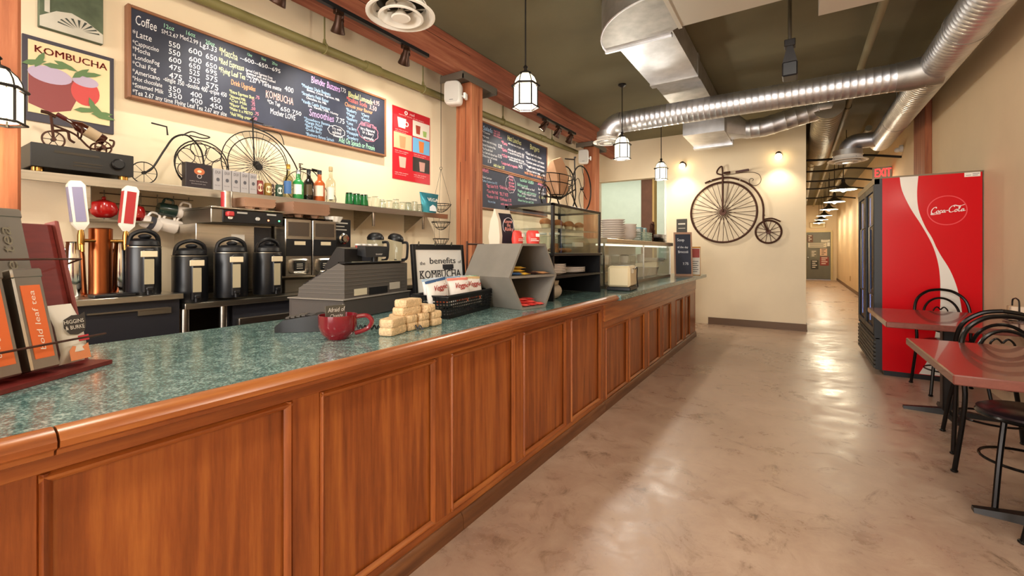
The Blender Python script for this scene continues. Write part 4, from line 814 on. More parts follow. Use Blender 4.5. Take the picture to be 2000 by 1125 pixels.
for y, c in ((.13, '#ff8a60'), (.2, '#50e080')): MB().lathe([(.006, .236), (.004, .241)], (0, y, .48), axis='x', n=10).build('indicator_lamp', M('lamp_'+c[1:], c, .3, emit=c, es=3), t)
MB().box(.236, .2375, -.06, .0, .512, .522).box(.236, .2375, .12, .18, .512, .522).build('print', colm('#b8b4ac'), t)
MB().box(.23, .265, -.125, -.085, .49, .52, .006).build('lever', colm('#c03a3a', .4), t)
MB().box(.1, .1015, -.03, .05, .34, .39).build('warning_label', PAPER, t)
t = T('cup_sleeve_can', 'red and silver tin standing on top of the brewer', 'tin', (-3.0, 1.365, 1.517)); MB().lathe([(.032, 0), (.032, .11)], n=20).build('tin', STEEL, t)
mb = MB(); mb.add([(.0327*math.cos(a), .0327*math.sin(a), z) for z in (.01, .105) for a in [-1.9+.11*i for i in range(11)]], [(i, i+1, 12+i, 11+i) for i in range(10)]); mb.build('tin_label', colm('#b8343a', .4), t)
def trays(x, y, z, n, w_, d_, lab, wells):
    for i in range(n):
        t = T('cup_tray', lab+', '+('lowest', 'second lowest', 'third', 'fourth', 'fifth', 'topmost')[i if i < n-1 else 5]+' of its stack', 'cup tray', (x, y, z+i*.012), .03*(i % 2), 'pulp cup trays '+wells)
        mb = MB(); mb.loft([[(sx*d_*k, sy*w_*k, zz) for sx, sy in ((-.5, -.5), (.5, -.5), (.5, .5), (-.5, .5))] for k, zz in ((.9, .024), (1, .04), (1.03, .045), (1.0, .043), (.88, .028))]); mb.build('tray_rim', CARD, t)
        mb = MB()
        for sx in (-.22, .22):
            for sy in (-.22, .22): mb.lathe([(.02, 0), (.035, .03)], (sx*d_, sy*w_, 0), n=8)
        if i == 0: mb.build('cup_wells', CARD, t)
trays(-3.03, 1.545, 1.517, 4, .2, .16, 'brown pulp cup tray on the coffee brewer', 'on the brewer')
# grinder
t = T('coffee_grinder', 'twin stainless coffee grinder with smoked hoppers', 'grinder', (-3.0, 1.85, .972))
MB().box(-.15, .1, -.17, .17, 0, .09, .004).build('plinth', STEELD, t)
for s_ in (-1, 1):
    y0, y1 = (-.193, -.004) if s_ < 0 else (.004, .193)
    MB().box(-.17, .145, y0, y1, .115, .50, .004).build('housing', STEEL, t)
    MB().box(.145, .149, y0+.02, y1-.02, .385, .48).build('hopper_window', M('smoked_window', '#4a4038', .1, coat=.5), t)
    MB().box(.145, .150, y0+.005, y1-.005, .25, .365, .001).build('switch_plate', BLK, t)
    MB().box(.150, .152, y0+.06, y1-.05, .325, .35).build('name_label', M('cream_label', '#d8c8a8', .5), t)
    mb = MB(); q = []
    for r0, xx in ((1, .146), (1, .152), (.8, .157), (.62, .152)):
        q.append([(xx, (y0+y1)/2+.075*r0*sg(math.cos(a))*abs(math.cos(a))**.4, .18+.052*r0*sg(math.sin(a))*abs(math.sin(a))**.4) for a in [2*PI*i/28 for i in range(28)]])
    mb.loft(q); mb.build('chute_plate', STEEL, t)
    MB().box(.152, .156, (y0+y1)/2-.038, (y0+y1)/2+.038, .152, .208, .001).build('chute_label', BLK, t)
    mb = MB()
    for z in (.165, .18, .193): mb.box(.156, .157, (y0+y1)/2-.022, (y0+y1)/2+.022, z, z+.005)
    mb.build('print', colm('#c8c0b0'), t)
    MB().box(-.15, .12, y0+.01, y1-.01, .50, .515, .002).build('hopper_lid', GLASSD, t)
trays(-2.98, 1.86, 1.487, 6, .28, .22, 'brown pulp cup tray on the coffee grinder', 'on the grinder')
t = T('paper_tray', 'white fluted paper tray beside the pulp trays on the grinder', 'tray', (-2.93, 2.07, 1.473)); mb = MB()
mb.loft([[(.06*k*math.cos(a)*(1+.05*math.cos(12*a)), .07*k*math.sin(a)*(1+.05*math.cos(12*a)), z) for a in [2*PI*i/48 for i in range(48)]] for k, z in ((.7, 0), (1, .04), (.97, .04), (.68, .004))], caps=True); mb.build('tray', PAPER, t)
t = T('hot_water_tower', 'black machine with big chrome dial right of the grinder', 'machine', (-3.05, 2.19, .972))
MB().box(-.15, .09, -.09, .06, 0, .53, .004).build('casing', BLK, t)
mb = MB().lathe([(.045, .09), (.042, .10), (.03, .105), (.027, .125), (.002, .126)], (0, -.01, .38), axis='x', n=24); mb.build('dial', CHROME, t)
mb = MB().box(.09, .0915, -.075, .03, .495, .505).box(.09, .0915, -.075, .0, .47, .478).box(.09, .0915, -.075, .02, .445, .453).box(.09, .0915, -.075, -.04, .29, .298); mb.build('print', colm('#c8c4bc'), t)
for i, (y, lab) in enumerate(((2.50, 'clear blender jug with black lid, left of the pair'), (2.72, 'clear blender jug with tilted black lid, right of the pair'))):
    t = T('blender_jug', lab, 'blender jug', (-2.97, y, 1.14), .5)
    mb = MB(); mb.loft([[(r*sg(math.cos(a))*abs(math.cos(a))**.7, r*sg(math.sin(a))*abs(math.sin(a))**.7, z) for a in [2*PI*k/28 for k in range(28)]] for r, z in ((.048, 0), (.05, .02), (.066, .21))], caps=False); mb.build('jug_glass', GLASS, t)
    MB().lathe([(.045, -.005), (.05, .012), (.02, .02), (.01, .045), (.002, .046)], n=20).build('blade_base', BLK, t)
    Q = Matrix.Translation((0, 0, .21)) @ Matrix.Rotation(.25*i, 4, 'Y')
    mb = MB(); mb.M = Q; mb.lathe([(.068, 0), (.07, .02), (.055, .045), (.03, .06), (.002, .062)], n=24); mb.build('lid', BLK, t)
    MB().tube(spline([(.06, 0, .19), (.105, 0, .185), (.105, 0, .10), (.095, 0, .05), (.055, 0, .04)]), .011, 8).build('handle', BLK, t)
    MB().box(-.05, .05, -.05, .05, -.168, -.006, .01).build('motor_base', BLK, t)
for i in range(4):
    y = 2.22+i*.055; t = T('syrup_cup', 'small paper cup with white rim near the blenders, '+('first', 'second', 'third', 'fourth')[i]+' from the dial machine', 'cup', (-2.88, y+.035, 1.235)); r = .022
    MB().lathe([(r*.75, 0), (r, .07)], n=16).build('cup', colm('#b84a40' if i < 2 else '#d8c8a8', .5), t); MB().lathe([(r*1.08, .066), (r*1.08, .078), (r*.9, .078)], n=16).build('rim', WHITE, t)
t = T('riser_box', 'dark riser box carrying small paper cups beside the dial machine', 'box', (-2.92, 2.35, .972)); MB().box(-.08, .07, -.09, .08, 0, .26, .004).build('box', BK, t)
# mugs on rack
t = T('mug_rack', 'wire grid mug rack on the wall under the shelf', 'rack', (-3.38, 1.08, 1.44))
mb = MB()
for k in range(6): mb.cyl((0, -.2+k*.085, 0), (0, -.2+k*.085, .17), .003, n=5)
for z in (.06, .095, .15): mb.cyl((0, -.22, z), (0, .25, z), .003, n=5)
mb.build('grid', STEELD, t)
def mug(y, z, ang, r, h, m, lab, band=None, x=-3.27):
    t = T('coffee_mug', lab, 'mug', (x, y, z)); t.rotation_euler = (ang, 0, 0)
    MB().lathe([(r*.82, 0), (r*.92, .01), (r, h), (r*.93, h), (r*.84, .015), (.002, .012)], n=24, caps=False).lathe([(r*.82, 0), (.002, 0)], n=24, caps=False).build('cup', m, t)
    MB().tube(spline([(0, -r*.9, h*.82), (0, -r*1.5, h*.75), (0, -r*1.55, h*.35), (0, -r*.88, h*.22)]), .007, 8).build('handle', m, t)
    if band: MB().lathe([(r*.985, h*.35), (r*.995, h*.65)], n=24, caps=False).build('pattern_band', band, t)
REDM = M('red_enamel', '#b01818', .18, coat=.4)
t = T('red_kettle', 'round red enamel pot behind the lilac tap handle', 'pot', (-3.25, .845, 1.44)); MB().lathe([(.03, 0), (.055, .02), (.062, .05), (.05, .085), (.02, .1), (.002, .105)], n=24).build('pot', REDM, t); MB().sphere((0, 0, .11), .01).build('knob', REDM, t)
t = T('red_kettle', 'round red enamel pot behind the red tap handle', 'pot', (-3.28, .985, 1.43)); MB().lathe([(.03, 0), (.055, .02), (.058, .05), (.048, .085), (.02, .1), (.002, .105)], n=24).build('pot', REDM, t); MB().sphere((0, 0, .11), .01).build('knob', REDM, t)
t = T('pot_ledge', 'narrow steel ledge carrying the red pots below the shelf', 'ledge', (-3.3, .9, 1.42)); MB().box(-.1, .08, -.16, .16, 0, .01).build('ledge', STEELD, t)
mug(1.02, 1.44, -1.9, .04, .095, CERAM, 'white mug with dark pattern band hanging lowest left on the rack', colm('#4a4a52'))
mug(1.10, 1.425, -1.8, .042, .095, CERAM, 'plain white mug hanging in the lower row beside the patterned mug')
mug(1.17, 1.415, -1.8, .04, .095, CERAM, 'plain white mug hanging in the lower row next to the green mug')
mug(1.265, 1.42, -1.7, .04, .085, GREEN, 'dark green mug hanging in the lower row of the rack')
mug(1.10, 1.515, -1.7, .042, .09, GREEN, 'dark green mug hanging in the upper row of the rack')
mug(1.19, 1.505, -1.7, .04, .095, CERAM, 'white mug hanging in the upper row of the rack')
# ------------------------------------------------------------------ things on the counter
CT = .906
# tea display rack
t = T('tea_rack', 'maroon wooden tea rack at the left end of the counter', 'display rack', (-1.845, .43, CT))
ev = Vector((.486, -.874, 0)); nv = Vector((.874, .486, 0)); sv = (Vector((0, 0, .43))-nv*.10).normalized(); cv = ev.cross(sv)
if cv.dot(nv) < 0: cv = -cv
TM = Matrix(((ev.x, sv.x, cv.x, 0), (ev.y, sv.y, cv.y, 0), (ev.z, sv.z, cv.z, 0), (0, 0, 0, 1)))
def rk(): m_ = MB(); m_.M = TM; return m_
rk().box(0, .52, 0, .44, -.02, 0, .003).build('back_board', REDW, t)
rk().box(-.012, 0, 0, .45, -.03, .012, .003).build('side_board', M('maroon_edge', '#86403a', .45), t)
MB().prism([tuple(ev*a+nv*b) for a, b in ((-.012, -.16), (.52, -.16), (.52, .13), (-.012, .085))], (0, 0, .012)).build('base_board', REDW, t)
MB().prism([tuple(ev*.02+nv*-.02), tuple(ev*.02+nv*-.15), tuple(ev*.02+nv*-.11+Vector((0, 0, .40)))], tuple(ev*.015)).build('prop', REDW, t)
for b_, c_ in ((.315, .075), (.075, .105)): rk().tube([(-.02, b_, .0), (.0, b_, c_*.9), (.1, b_, c_), (.5, b_, c_)], .003, 6).build('wire_rail', RUST, t)
TIN = M('tea_tin', '#9c948a', .3, .9, var=.1, scale=4); ORG = M('orange_label', '#e06a30', .45)
def tin(a0, b0, c0, wd, hh, dp, lab, lb=True, text='bold leaf tea'):
    t2 = T('tea_tin', lab, 'tin', t.location)
    rk().box(a0, a0+wd, b0, b0+hh, c0, c0+dp, .004).build('tin_body', TIN, t2)
    rk().box(a0-.002, a0+wd+.002, b0+hh-.025, b0+hh+.002, c0-.002, c0+dp+.002, .004).build('lid', TIN, t2)
    if lb:
        rk().box(a0+.012, a0+wd-.012, b0+.03, b0+hh-.045, c0+dp, c0+dp+.0015).build('label_sheet', ORG, t2)
        m_ = MB(); m_.M = TM; txt(m_, text, (a0+wd*.42, b0+.05, c0+dp+.0012), (0, 1, 0), (1, 0, 0), hh*.6, .013, off=-.001, shear=.2); m_.build('lettering', colm('#f4e0d0'), t2)
    else:
        m_ = MB(); m_.M = TM; txt(m_, 'fine tea', (a0+wd*.35, b0+.03, c0+dp+.001), (0, 1, 0), (1, 0, 0), hh*.7, .03, off=-.001, shear=.2); m_.build('lettering', M('embossed_tin', '#c8bfa8', .25, 1), t2)
tin(.125, .012, .03, .07, .275, .05, 'silver tea tin with orange label beside the tea pouch')
tin(.215, .012, .03, .09, .275, .05, 'silver tea tin with orange label at the left image edge', text='orange pekoe tea')
tin(.10, .20, -.001, .10, .27, .028, 'embossed silver tea tin in the upper row of the rack', False)
tin(.21, .20, -.001, .10, .27, .028, 'embossed silver tea tin cut by the left image edge', False)
TMP = TM @ Matrix.Translation((.067-.055*.8, 0, -.012)) @ Matrix.Diagonal((.8, 1, 1, 1))
def rkp(): m_ = MB(); m_.M = TMP; return m_
t2 = T('tea_pouch', 'white tea pouch with dark leaf logo on the maroon rack', 'pouch', t.location)
m_ = rkp(); rings = []
for b_, dp in ((.012, .006), (.04, .02), (.12, .018), (.17, .006), (.185, .002)): rings.append([(.055+.045*math.cos(q), b_, .05+dp*(1+math.sin(q))) for q in [2*PI*i/16 for i in range(16)]])
m_.loft(rings); m_.build('pouch', M('pouch_white', '#dcd4c8', .45), t2)
m_ = rkp(); k = [(.017, .112), (.026, .095), (.05, .088), (.078, .092), (.094, .112), (.09, .135), (.06, .146), (.03, .145), (.012, .152)]; m_.add([(a, b_, .0905) for a, b_ in k], [tuple(range(9))]); m_.build('leaf_logo', colm('#3a322c'), t2)
m_ = MB(); m_.M = TMP; txt(m_, 'HIGGINS', (.092, .122, .091), (-1, 0, 0), (0, 1, 0), .07, .011, off=-.001); txt(m_, '& BURKE', (.090, .105, .091), (-1, 0, 0), (0, 1, 0), .066, .011, off=-.001); m_.build('lettering', colm('#e8e0d4'), t2)
m_ = rkp(); m_.box(.014, .05, .068, .084, .086, .0895); m_.build('red_tab', colm('#c8343c'), t2)
m_ = rkp(); m_.add([(a, b_, .0885) for a, b_ in ((.02, .016), (.09, .016), (.09, .045), (.075, .058), (.045, .05), (.02, .06))], [tuple(range(6))]); m_.build('peach_print', colm('#e08a5a'), t2)
# cash register
cashreg = t = T('cash_register', 'dark grey cash register on its drawer with pole display', 'cash register', (-1.9, 1.40, CT), math.radians(12))
MB().box(-.36, 0, 0, .58, 0, .10, .004).build('drawer', M('drawer_grey', '#46403e', .5), t)
MB().box(-.34, -.02, -.001, .0, .012, .085, .0).build('drawer_front', M('drawer_front', '#4d4745', .5), t)
MB().box(-.365, .005, -.005, .585, .10, .106, .001).build('drawer_lid', M('grey_edge', '#8a837c', .4), t)
prof = [(-.33, .106), (-.02, .106), (-.02, .275), (-.06, .285), (-.32, .155)]
MB().prism([(x, .03, z) for x, z in prof], (0, .55, 0)).build('register_body', DGREY, t)
for z in (.13, .15, .17, .19, .21, .23, .25):
    x0 = -.32+(max(0, z-.155))*2.0
    MB().box(x0, -.018, .027, .553, z, z+.004).build('body_rib', M('rib_grey', '#625c57', .45), t)
MB().prism([(x, .04, z) for x, z in ((-.30, .17), (-.07, .287), (-.07, .292), (-.30, .175))], (0, .5, 0)).build('keyboard', BLK, t)
for i in range(5):
    for j in range(8):
        x = -.28+i*.042; z = .182+i*.0213
        MB().box(x, x+.026, .06+j*.045, .06+j*.045+.03, z, z+.012).build('key', colm('#c8c4b4' if (i+j) % 3 else '#8aa0a8', .4), t)
MB().box(-.055, -.015, .03, .55, .284, .29, .001).build('top_edge', BLK, t)
MB().box(-.0195, -.0175, .1, .2, .115, .15).build('port_recess', M('recess', '#d0c8b0', .5), t)
MB().box(-.0195, -.017, .4, .5, .125, .165).build('rating_plate', colm('#b8b0a4'), t)
MB().box(-.0195, -.0172, .22, .38, .11, .15).build('dark_recess', BLK, t)
MB().prism([(x, .12, z) for x, z in ((-.22, .23), (-.10, .29), (-.10, .36), (-.15, .37), (-.24, .26))], (0, .14, 0)).build('printer_cover', BLK, t)
MB().cyl((-.07, .33, .285), (-.07, .33, .34), .018, n=12).build('display_pole', BLK, t)
MB().prism([(-.10, .22, .325), (-.04, .22, .315), (-.045, .22, .375), (-.10, .22, .38)], (0, .2, 0)).build('pole_display', BLK, t)
mb = MB(); txt(mb, 'SHARP', (-.0405, .30, .326), (0, 1, 0), (0, 0, 1), .06, .009, off=.002, bold=.05); mb.build('lettering', colm('#d8d4d0'), t)
MB().box(-.12, -.06, .36, .56, .287, .292, .001).build('journal_cover', M('aged_cream', '#c9c19a', .4), cashreg)
MB().box(-.12, -.06, .14, .28, .287, .291, .001).build('receipt_slot', M('aged_cream', '#c9c19a', .4), cashreg)
t = T('card_terminal', 'black card payment terminal in front of the register', 'card terminal', (-1.80, 1.17, CT), .75); t.scale = (1.2, 1.2, 1.3)
MB().loft([[(x, y*w_, z) for y, z in ((-.045, 0), (.045, 0), (.045, h), (-.045, h))] for x, w_, h in ((-.12, .8, .018), (-.09, 1, .04), (.02, 1, .055), (.10, .95, .045), (.115, .85, .02))]).build('housing', BLK, t)
MB().quad((-.02, -.034, .0535), (.06, -.034, .0515), (.06, .034, .0515), (-.02, .034, .0535)).build('screen', M('dark_screen', '#383a40', .1), t)
mb = MB()
for i in range(4):
    for j in range(3): mb.box(-.085+i*.018, -.073+i*.018, -.03+j*.022, -.014+j*.022, .043+i*.0025, .048+i*.0025)
tag(mb.build('keypad', DGREY, t), kind='stuff')
t = T('coiled_cable', 'black coiled cable behind the red mug', 'cable', (-1.62, 1.25, CT))
MB().tube([(.10*q/60*2-.06, .06*q/60*2, .012+.010*math.sin(q*1.2)) for q in range(0, 90)], .0035, 5).build('coil', BLK, t)
t = T('soup_mug', 'big dark red mug used as a tip cup on the counter', 'mug', (-1.54, 1.11, CT), .35); t.scale = (1.05, 1.05, 1.0)
RM = M('maroon_glaze', '#7a1420', .15, coat=.6, var=.08, scale=30)
MB().lathe([(.001, 0), (.038, 0), (.04, .004), (.058, .02), (.069, .05), (.071, .095), (.067, .095), (.064, .05), (.05, .02), (.001, .012)], n=36, caps=False).build('bowl', RM, t)
MB().tube(spline([(.065, .02, .085), (.10, .035, .088), (.118, .04, .065), (.10, .035, .035), (.06, .02, .02)]), .009, 8).build('handle', RM, t)
t = T('tip_sign', 'small clear sign with white lettering standing in the red mug', 'sign', (-1.56, 1.115, CT+.012), .0)
mb = MB(); mb.M = Matrix.Rotation(-.05, 4, 'Y'); mb.box(-.002, .002, -.045, .045, 0, .118, .001); mb.build('acrylic', M('smoky_acrylic', '#5a5850', .15), t)
mb = MB(); txt(mb, 'Afraid of', (.001, -.038, .092), (0, 1, 0), (-.05, 0, 1), .076, .017, .04, .1, .002); txt(mb, 'Change', (.001, -.03, .068), (0, 1, 0), (-.05, 0, 1), .06, .016, .04, .1, .002); mb.build('lettering', WHITE, t)
# crisped rice squares
PCS = [(-1.43, 1.295, 0, .30, 'bottom of the front pair nearest the mug'), (-1.43, 1.295, 1, .33, 'top of the front pair nearest the mug'),
       (-1.475, 1.395, 0, 1.62, 'bottom row, behind the front pair'), (-1.475, 1.47, 0, 1.55, 'bottom row, third from the basket side'), (-1.475, 1.555, 0, 1.6, 'bottom row, nearest the basket'),
       (-1.475, 1.395, 1, 1.56, 'second row, behind the front pair'), (-1.475, 1.47, 1, 1.6, 'second row, in the middle'), (-1.475, 1.555, 1, 1.53, 'second row, nearest the basket'),
       (-1.462, 1.405, 2, .05, 'long side showing in the third row'), (-1.475, 1.51, 2, 1.58, 'end showing in the third row'), (-1.462, 1.415, 3, .1, 'single topmost piece of the pile')]
for x, y, k, rz, lab in PCS:
    t = T('rice_square', 'wrapped crisped-rice square, '+lab, 'snack', (x, y, CT+.001+k*.0335), rz+RN.uniform(-.03, .03), 'crisped-rice squares on the counter')
    rings = []; wv = [RN.uniform(-.0015, .0015) for _ in range(40)]
    for z, kk in ((0, .93), (.006, 1), (.027, 1), (.033, .93)):
        rings.append([((.034*kk+wv[i])*sg(math.cos(a))*abs(math.cos(a))**.3, (.062*kk+wv[i+3])*sg(math.sin(a))*abs(math.sin(a))**.3, z) for i, a in enumerate([2*PI*i/28+.01 for i in range(28)])])
    MB().loft(rings).build('square', GRAN, t)
# chip basket
bx_ = Vector((-.984, -.17, 0)); by_ = Vector((-.17, .984, 0))
BKR = math.atan2(by_.y, by_.x)-PI/2
t = T('chip_basket', 'black perforated plastic basket full of chip bags', 'basket', (-1.50, 1.73, CT), BKR)
def bp(u, v_, z): k = 1+.10*(z/.115); return ((-.10+(u-.5)*.2*k), (.24+(v_-.5)*.48*k), z)
def face(name, f, nu, skip=0):
    mb = MB(); rows = [0, .018, .026, .040, .048, .062, .070, .084, .092, .115]
    for r0, r1 in ((0, .02), (.028, .036), (.044, .052), (.060, .068), (.076, .084), (.092, .115)):
        mb.add([f(0, r0), f(1, r0), f(1, r1), f(0, r1)], [(0, 1, 2, 3)])
    for i in range(nu):
        a = i/nu; b_ = a+.42/nu
        mb.add([f(a, .0), f(b_, .0), f(b_, .115), f(a, .115)], [(0, 1, 2, 3)])
    tag(mb.build(name, BLK, t), kind='stuff')
face('front_lattice', lambda a, z: bp(1, a, z), 26); face('back_lattice', lambda a, z: bp(0, a, z), 26)
face('end_lattice', lambda a, z: bp(a, 0, z), 11); face('end_lattice', lambda a, z: bp(a, 1, z), 11)
MB().tube([bp(0, 0, .117), bp(1, 0, .117), bp(1, 1, .117), bp(0, 1, .117)], .007, 6, True).build('rim', BLK, t)
MB().box(-.2, 0, 0, .48, 0, .004).build('bottom', BLK, t)
for i, (v_, u, rx, rz, tilt, edge, lab) in enumerate(((.10, .6, .5, .3, .3, '#3a5a86', 'chip bag with navy edges at the left end of the basket'), (.22, .35, .4, -.3, .4, '#8aa0b4', 'pale chip bag leaning at the back left of the basket'), (.36, .85, .25, .1, .45, '#d88070', 'chip bag with big red lettering at the front of the basket'), (.58, .45, .3, -.2, .5, '#5a86b0', 'tilted chip bag with blue top in the middle of the basket'), (.66, .85, .2, .1, .5, '#c8a878', 'chip bag with red lettering right of the middle'), (.84, .6, .2, .15, .55, '#4aa05a', 'chip bag with green edge at the right end of the basket'))):
    p = Vector(bp(u, v_, .03)); p.rotate(Matrix.Rotation(BKR, 3, 'Z'))
    t3 = T('chip_bag', lab, 'chip bag', (-1.50+p.x, 1.73+p.y, CT+.048), BKR+rz*.6-.45); t3.scale = (1.08, 1.05, 1.1)
    Q = Matrix.Rotation(-tilt*.5+.05, 4, 'Y') @ Matrix.Rotation(rx*.5-.12, 4, 'X')
    mb = MB(); mb.M = Q; rings = []
    for z, w_, dp in ((0, .062, .002), (.012, .065, .012), (.06, .066, .026), (.10, .066, .022), (.128, .067, .006), (.14, .069, .002)): rings.append([(dp*math.sin(a), w_*sg(math.cos(a))*abs(math.cos(a))**.6, z+.004*math.sin(5*a)) for a in [2*PI*q/24 for q in range(24)]])
    mb.loft(rings); mb.build('bag', M('chip_white', '#e4dfda', .35, var=.06, scale=20), t3)
    mb = MB(); mb.M = Q; mb.loft([[(dp*math.sin(a), w_*sg(math.cos(a))*abs(math.cos(a))**.6, z) for a in [2*PI*q/24 for q in range(24)]] for z, w_, dp in ((.128, .068, .008), (.141, .070, .003))]); mb.build('crimped_edge', colm(edge, .4), t3)
    mb = MB(); mb.M = Q; txt(mb, 'Veggie', (.024, -.045, .088), (0, 1, 0), (.0, 0, 1), .09, .026, .05, .25, .003, bold=.05); mb.build('lettering', colm('#b0342c'), t3)
    mb = MB(); mb.M = Q
    for j in range(4): mb.box(.027, .029, -.04+j*.02, -.028+j*.02, .02, .055)
    mb.build('chip_print', colm('#c8603a'), t3)
# kombucha sign
t = T('framed_sign', 'black framed sign about the benefits of kombucha', 'sign', (-1.965, 2.21, CT), -.08)
def sq_(): m_ = MB(); m_.M = Matrix.Rotation(-.1, 4, 'Y'); return m_
sq_().box(-.012, 0, -.205, .205, .02, .365).build('sheet', M('sign_paper', '#e6e2dc', .5), t)
for a in ((-.23, -.205, 0, .395), (.205, .23, 0, .395)): sq_().box(-.02, .006, *a, .002).build('frame_side', BLK, t)
for a in ((-.205, .205, .36, .395), (-.205, .205, 0, .03)): sq_().box(-.02, .006, *a, .002).build('frame_rail', BLK, t)
m_ = MB(); m_.M = Matrix.Rotation(-.1, 4, 'Y')
def slab(m_, st, y, z, w_, h):
    txt(m_, st, (0, y, z), (0, 1, 0), (0, 0, 1), w_, h, off=.001, bold=.03)
    if st.isupper():
        adv = [GL[c][2] for c in st]; tot = sum(adv); x = 0
        for c, a in zip(st, adv):
            for zz in (0, h*.9):
                if c not in 'OCU' or (c == 'U' and zz > 0): m_.box(.0008, .0012, y+(x+.02)*w_/tot, y+(x+a-.02)*w_/tot, z+zz, z+zz+h*.1) if c not in 'A' or zz == 0 else None
            x += a
slab(m_, 'the', -.175, .262, .045, .022); slab(m_, 'benefits', -.095, .268, .24, .04); slab(m_, 'of', .165, .268, .03, .02); slab(m_, 'KOMBUCHA', -.185, .175, .37, .05)
m_.build('lettering', colm('#3a3a3e'), t)
m_ = sq_(); m_.box(.0005, .0016, .02, .12, .232, .262).box(.0005, .0018, .03, .11, .225, .236); m_.build('jar_print', colm('#2c2c30'), t)
for y in (-.17, -.03, .12):
    sq_().tube([(.008, y-.01, .385), (.0, y, .41), (-.02, y+.012, .40)], .004, 6).build('clip', CHROME, t)
# iron scroll behind the sign
t = T('iron_scroll', 'rusty iron scroll ornament between the sign and the hexagon shelf', 'ornament', (-1.98, 2.58, CT), 0)
MB().tube(spline([(0, -.1, 0), (0, -.1, .15), (0, -.04, .30), (0, .02, .32), (0, .05, .24), (0, 0, .2), (0, -.06, .12), (0, .05, .14), (0, .09, .22)]), .008, 6).tube([(0, -.1, .40), (0, .10, .40)], .007, 6).tube([(0, -.1, 0), (0, -.1, .42)], .006, 6).build('scroll', RUST, t)
# hexagon shelf
HR = math.radians(-12)
t = T('hexagon_shelf', 'grey wooden hexagon display shelf on the counter', 'display shelf', (-1.345, 2.335, CT), HR)
hw, hh = .215, .197
def hexp(k=1.0, x=0): return [(x, a*hw*k, hh+b_*hh*k) for a, b_ in ((-.5, -1), (.5, -1), (1, 0), (.5, 1), (-.5, 1), (-1, 0))]
po, pi_ = hexp(), hexp(.93)
for i in range(6):
    j = (i+1) % 6
    MB().prism([po[i], po[j], pi_[j], pi_[i]], (-.40, 0, 0)).build('side_panel', HEXG, t)
MB().prism(hexp(.95, -.38), (-.012, 0, 0)).build('back_panel', HEXG, t)
MB().box(-.38, 0, -.2, .2, hh-.008, hh+.006).build('middle_shelf', HEXG, t)
hexx = lambda dx, dy: (-1.345+math.cos(HR)*dx-math.sin(HR)*dy, 2.335+math.sin(HR)*dx+math.cos(HR)*dy)
def wrapper(dx, dy, z, rz, c, lab, L=.07, W=.022, ht=.014):
    x, y = hexx(dx, dy); t3 = T('snack_bar', lab, 'snack', (x, y, z), HR+rz)
    mb = MB(); mb.loft([[(u*L, W*w_*math.cos(a), ht*.6+ht*h_*.6*math.sin(a)) for a in [2*PI*q/12 for q in range(12)]] for u, w_, h_ in ((-1, 1.05, .08), (-.86, .95, .2), (-.6, 1, 1), (.6, 1, 1), (.86, .95, .2), (1, 1.05, .08))]); mb.build('wrapper', colm(c, .3), t3)
zz = CT+hh+.007
for i, a in enumerate(((-.07, -.12, zz, .9, '#3a5a86', 'blue wrapped snack bar on the middle of the hexagon shelf'), (-.06, -.07, zz, .3, '#e0b040', 'lower yellow wrapped snack bar on the hexagon shelf'), (-.08, -.10, zz+.018, .7, '#d8a838', 'upper yellow wrapped snack bar on the hexagon shelf'), (-.09, -.08, zz+.036, .2, '#caa040', 'top yellow snack bar of the pile on the hexagon shelf'), (-.08, .04, zz, .6, '#3a2420', 'dark brown wrapped snack bar in the hexagon shelf'), (-.07, .12, zz, .2, '#c89060', 'tan wrapped snack bar at the right of the hexagon shelf'))): wrapper(*a)
for i in range(7):
    wrapper(-.05-.03*(i % 3), -.055+.022*i, CT+.014+.013*(i % 3), .5-.3*(i % 2), '#e0403c' if i % 2 else '#ea5a50', ('leftmost', 'second from left', 'third from left', 'middle', 'third from right', 'second from right', 'rightmost')[i]+' red wrapped snack bar in the bottom of the hexagon shelf', .05, .02)
HT = CT+2*hh
t = T('coffee_bag', 'white coffee bag with black label reading Know the Risks', 'coffee bag', (-1.625, 2.40, HT+.001), -.15)
MB().loft([[(dp*sx, w_*sy, z) for sx, sy in ((-1, -1), (1, -1), (1, 1), (-1, 1))] for z, w_, dp in ((0, .072, .045), (.05, .075, .05), (.15, .072, .035), (.20, .07, .012), (.225, .07, .006))]).build('bag', M('bag_paper', '#d8cbb8', .6), t)
mb = MB(); mb.add([(.0462, -.05, .004), (.0462, .075, .004), (.0512, .075, .05), (.0512, -.05, .05), (.0362, .072, .15), (.0362, -.05, .15), (.0135, .07, .20), (.0135, -.05, .20)], [(0, 1, 2, 3), (3, 2, 4, 5), (5, 4, 6, 7)]); mb.build('label_sheet', colm('#2a2630', .5), t)
mb = MB()
for st, z, y, w_ in (('Know', .135, -.03, .08), ('the', .112, -.005, .035), ('Risks', .085, -.03, .08)): txt(mb, st, (.0395+(.15-z)*.15, y, z), (0, 1, 0), (-.15, 0, 1), w_, .024, .04, .15, .003, .05)
mb.build('lettering', colm('#f0a8a0'), t)
mb = MB(); mb.torus((.046, .012, .118), .052, .0015, 'x', 28, 4); mb.box(.0475, .049, -.045, .07, .03, .036); mb.build('ring_print', colm('#d8d4dc'), t)
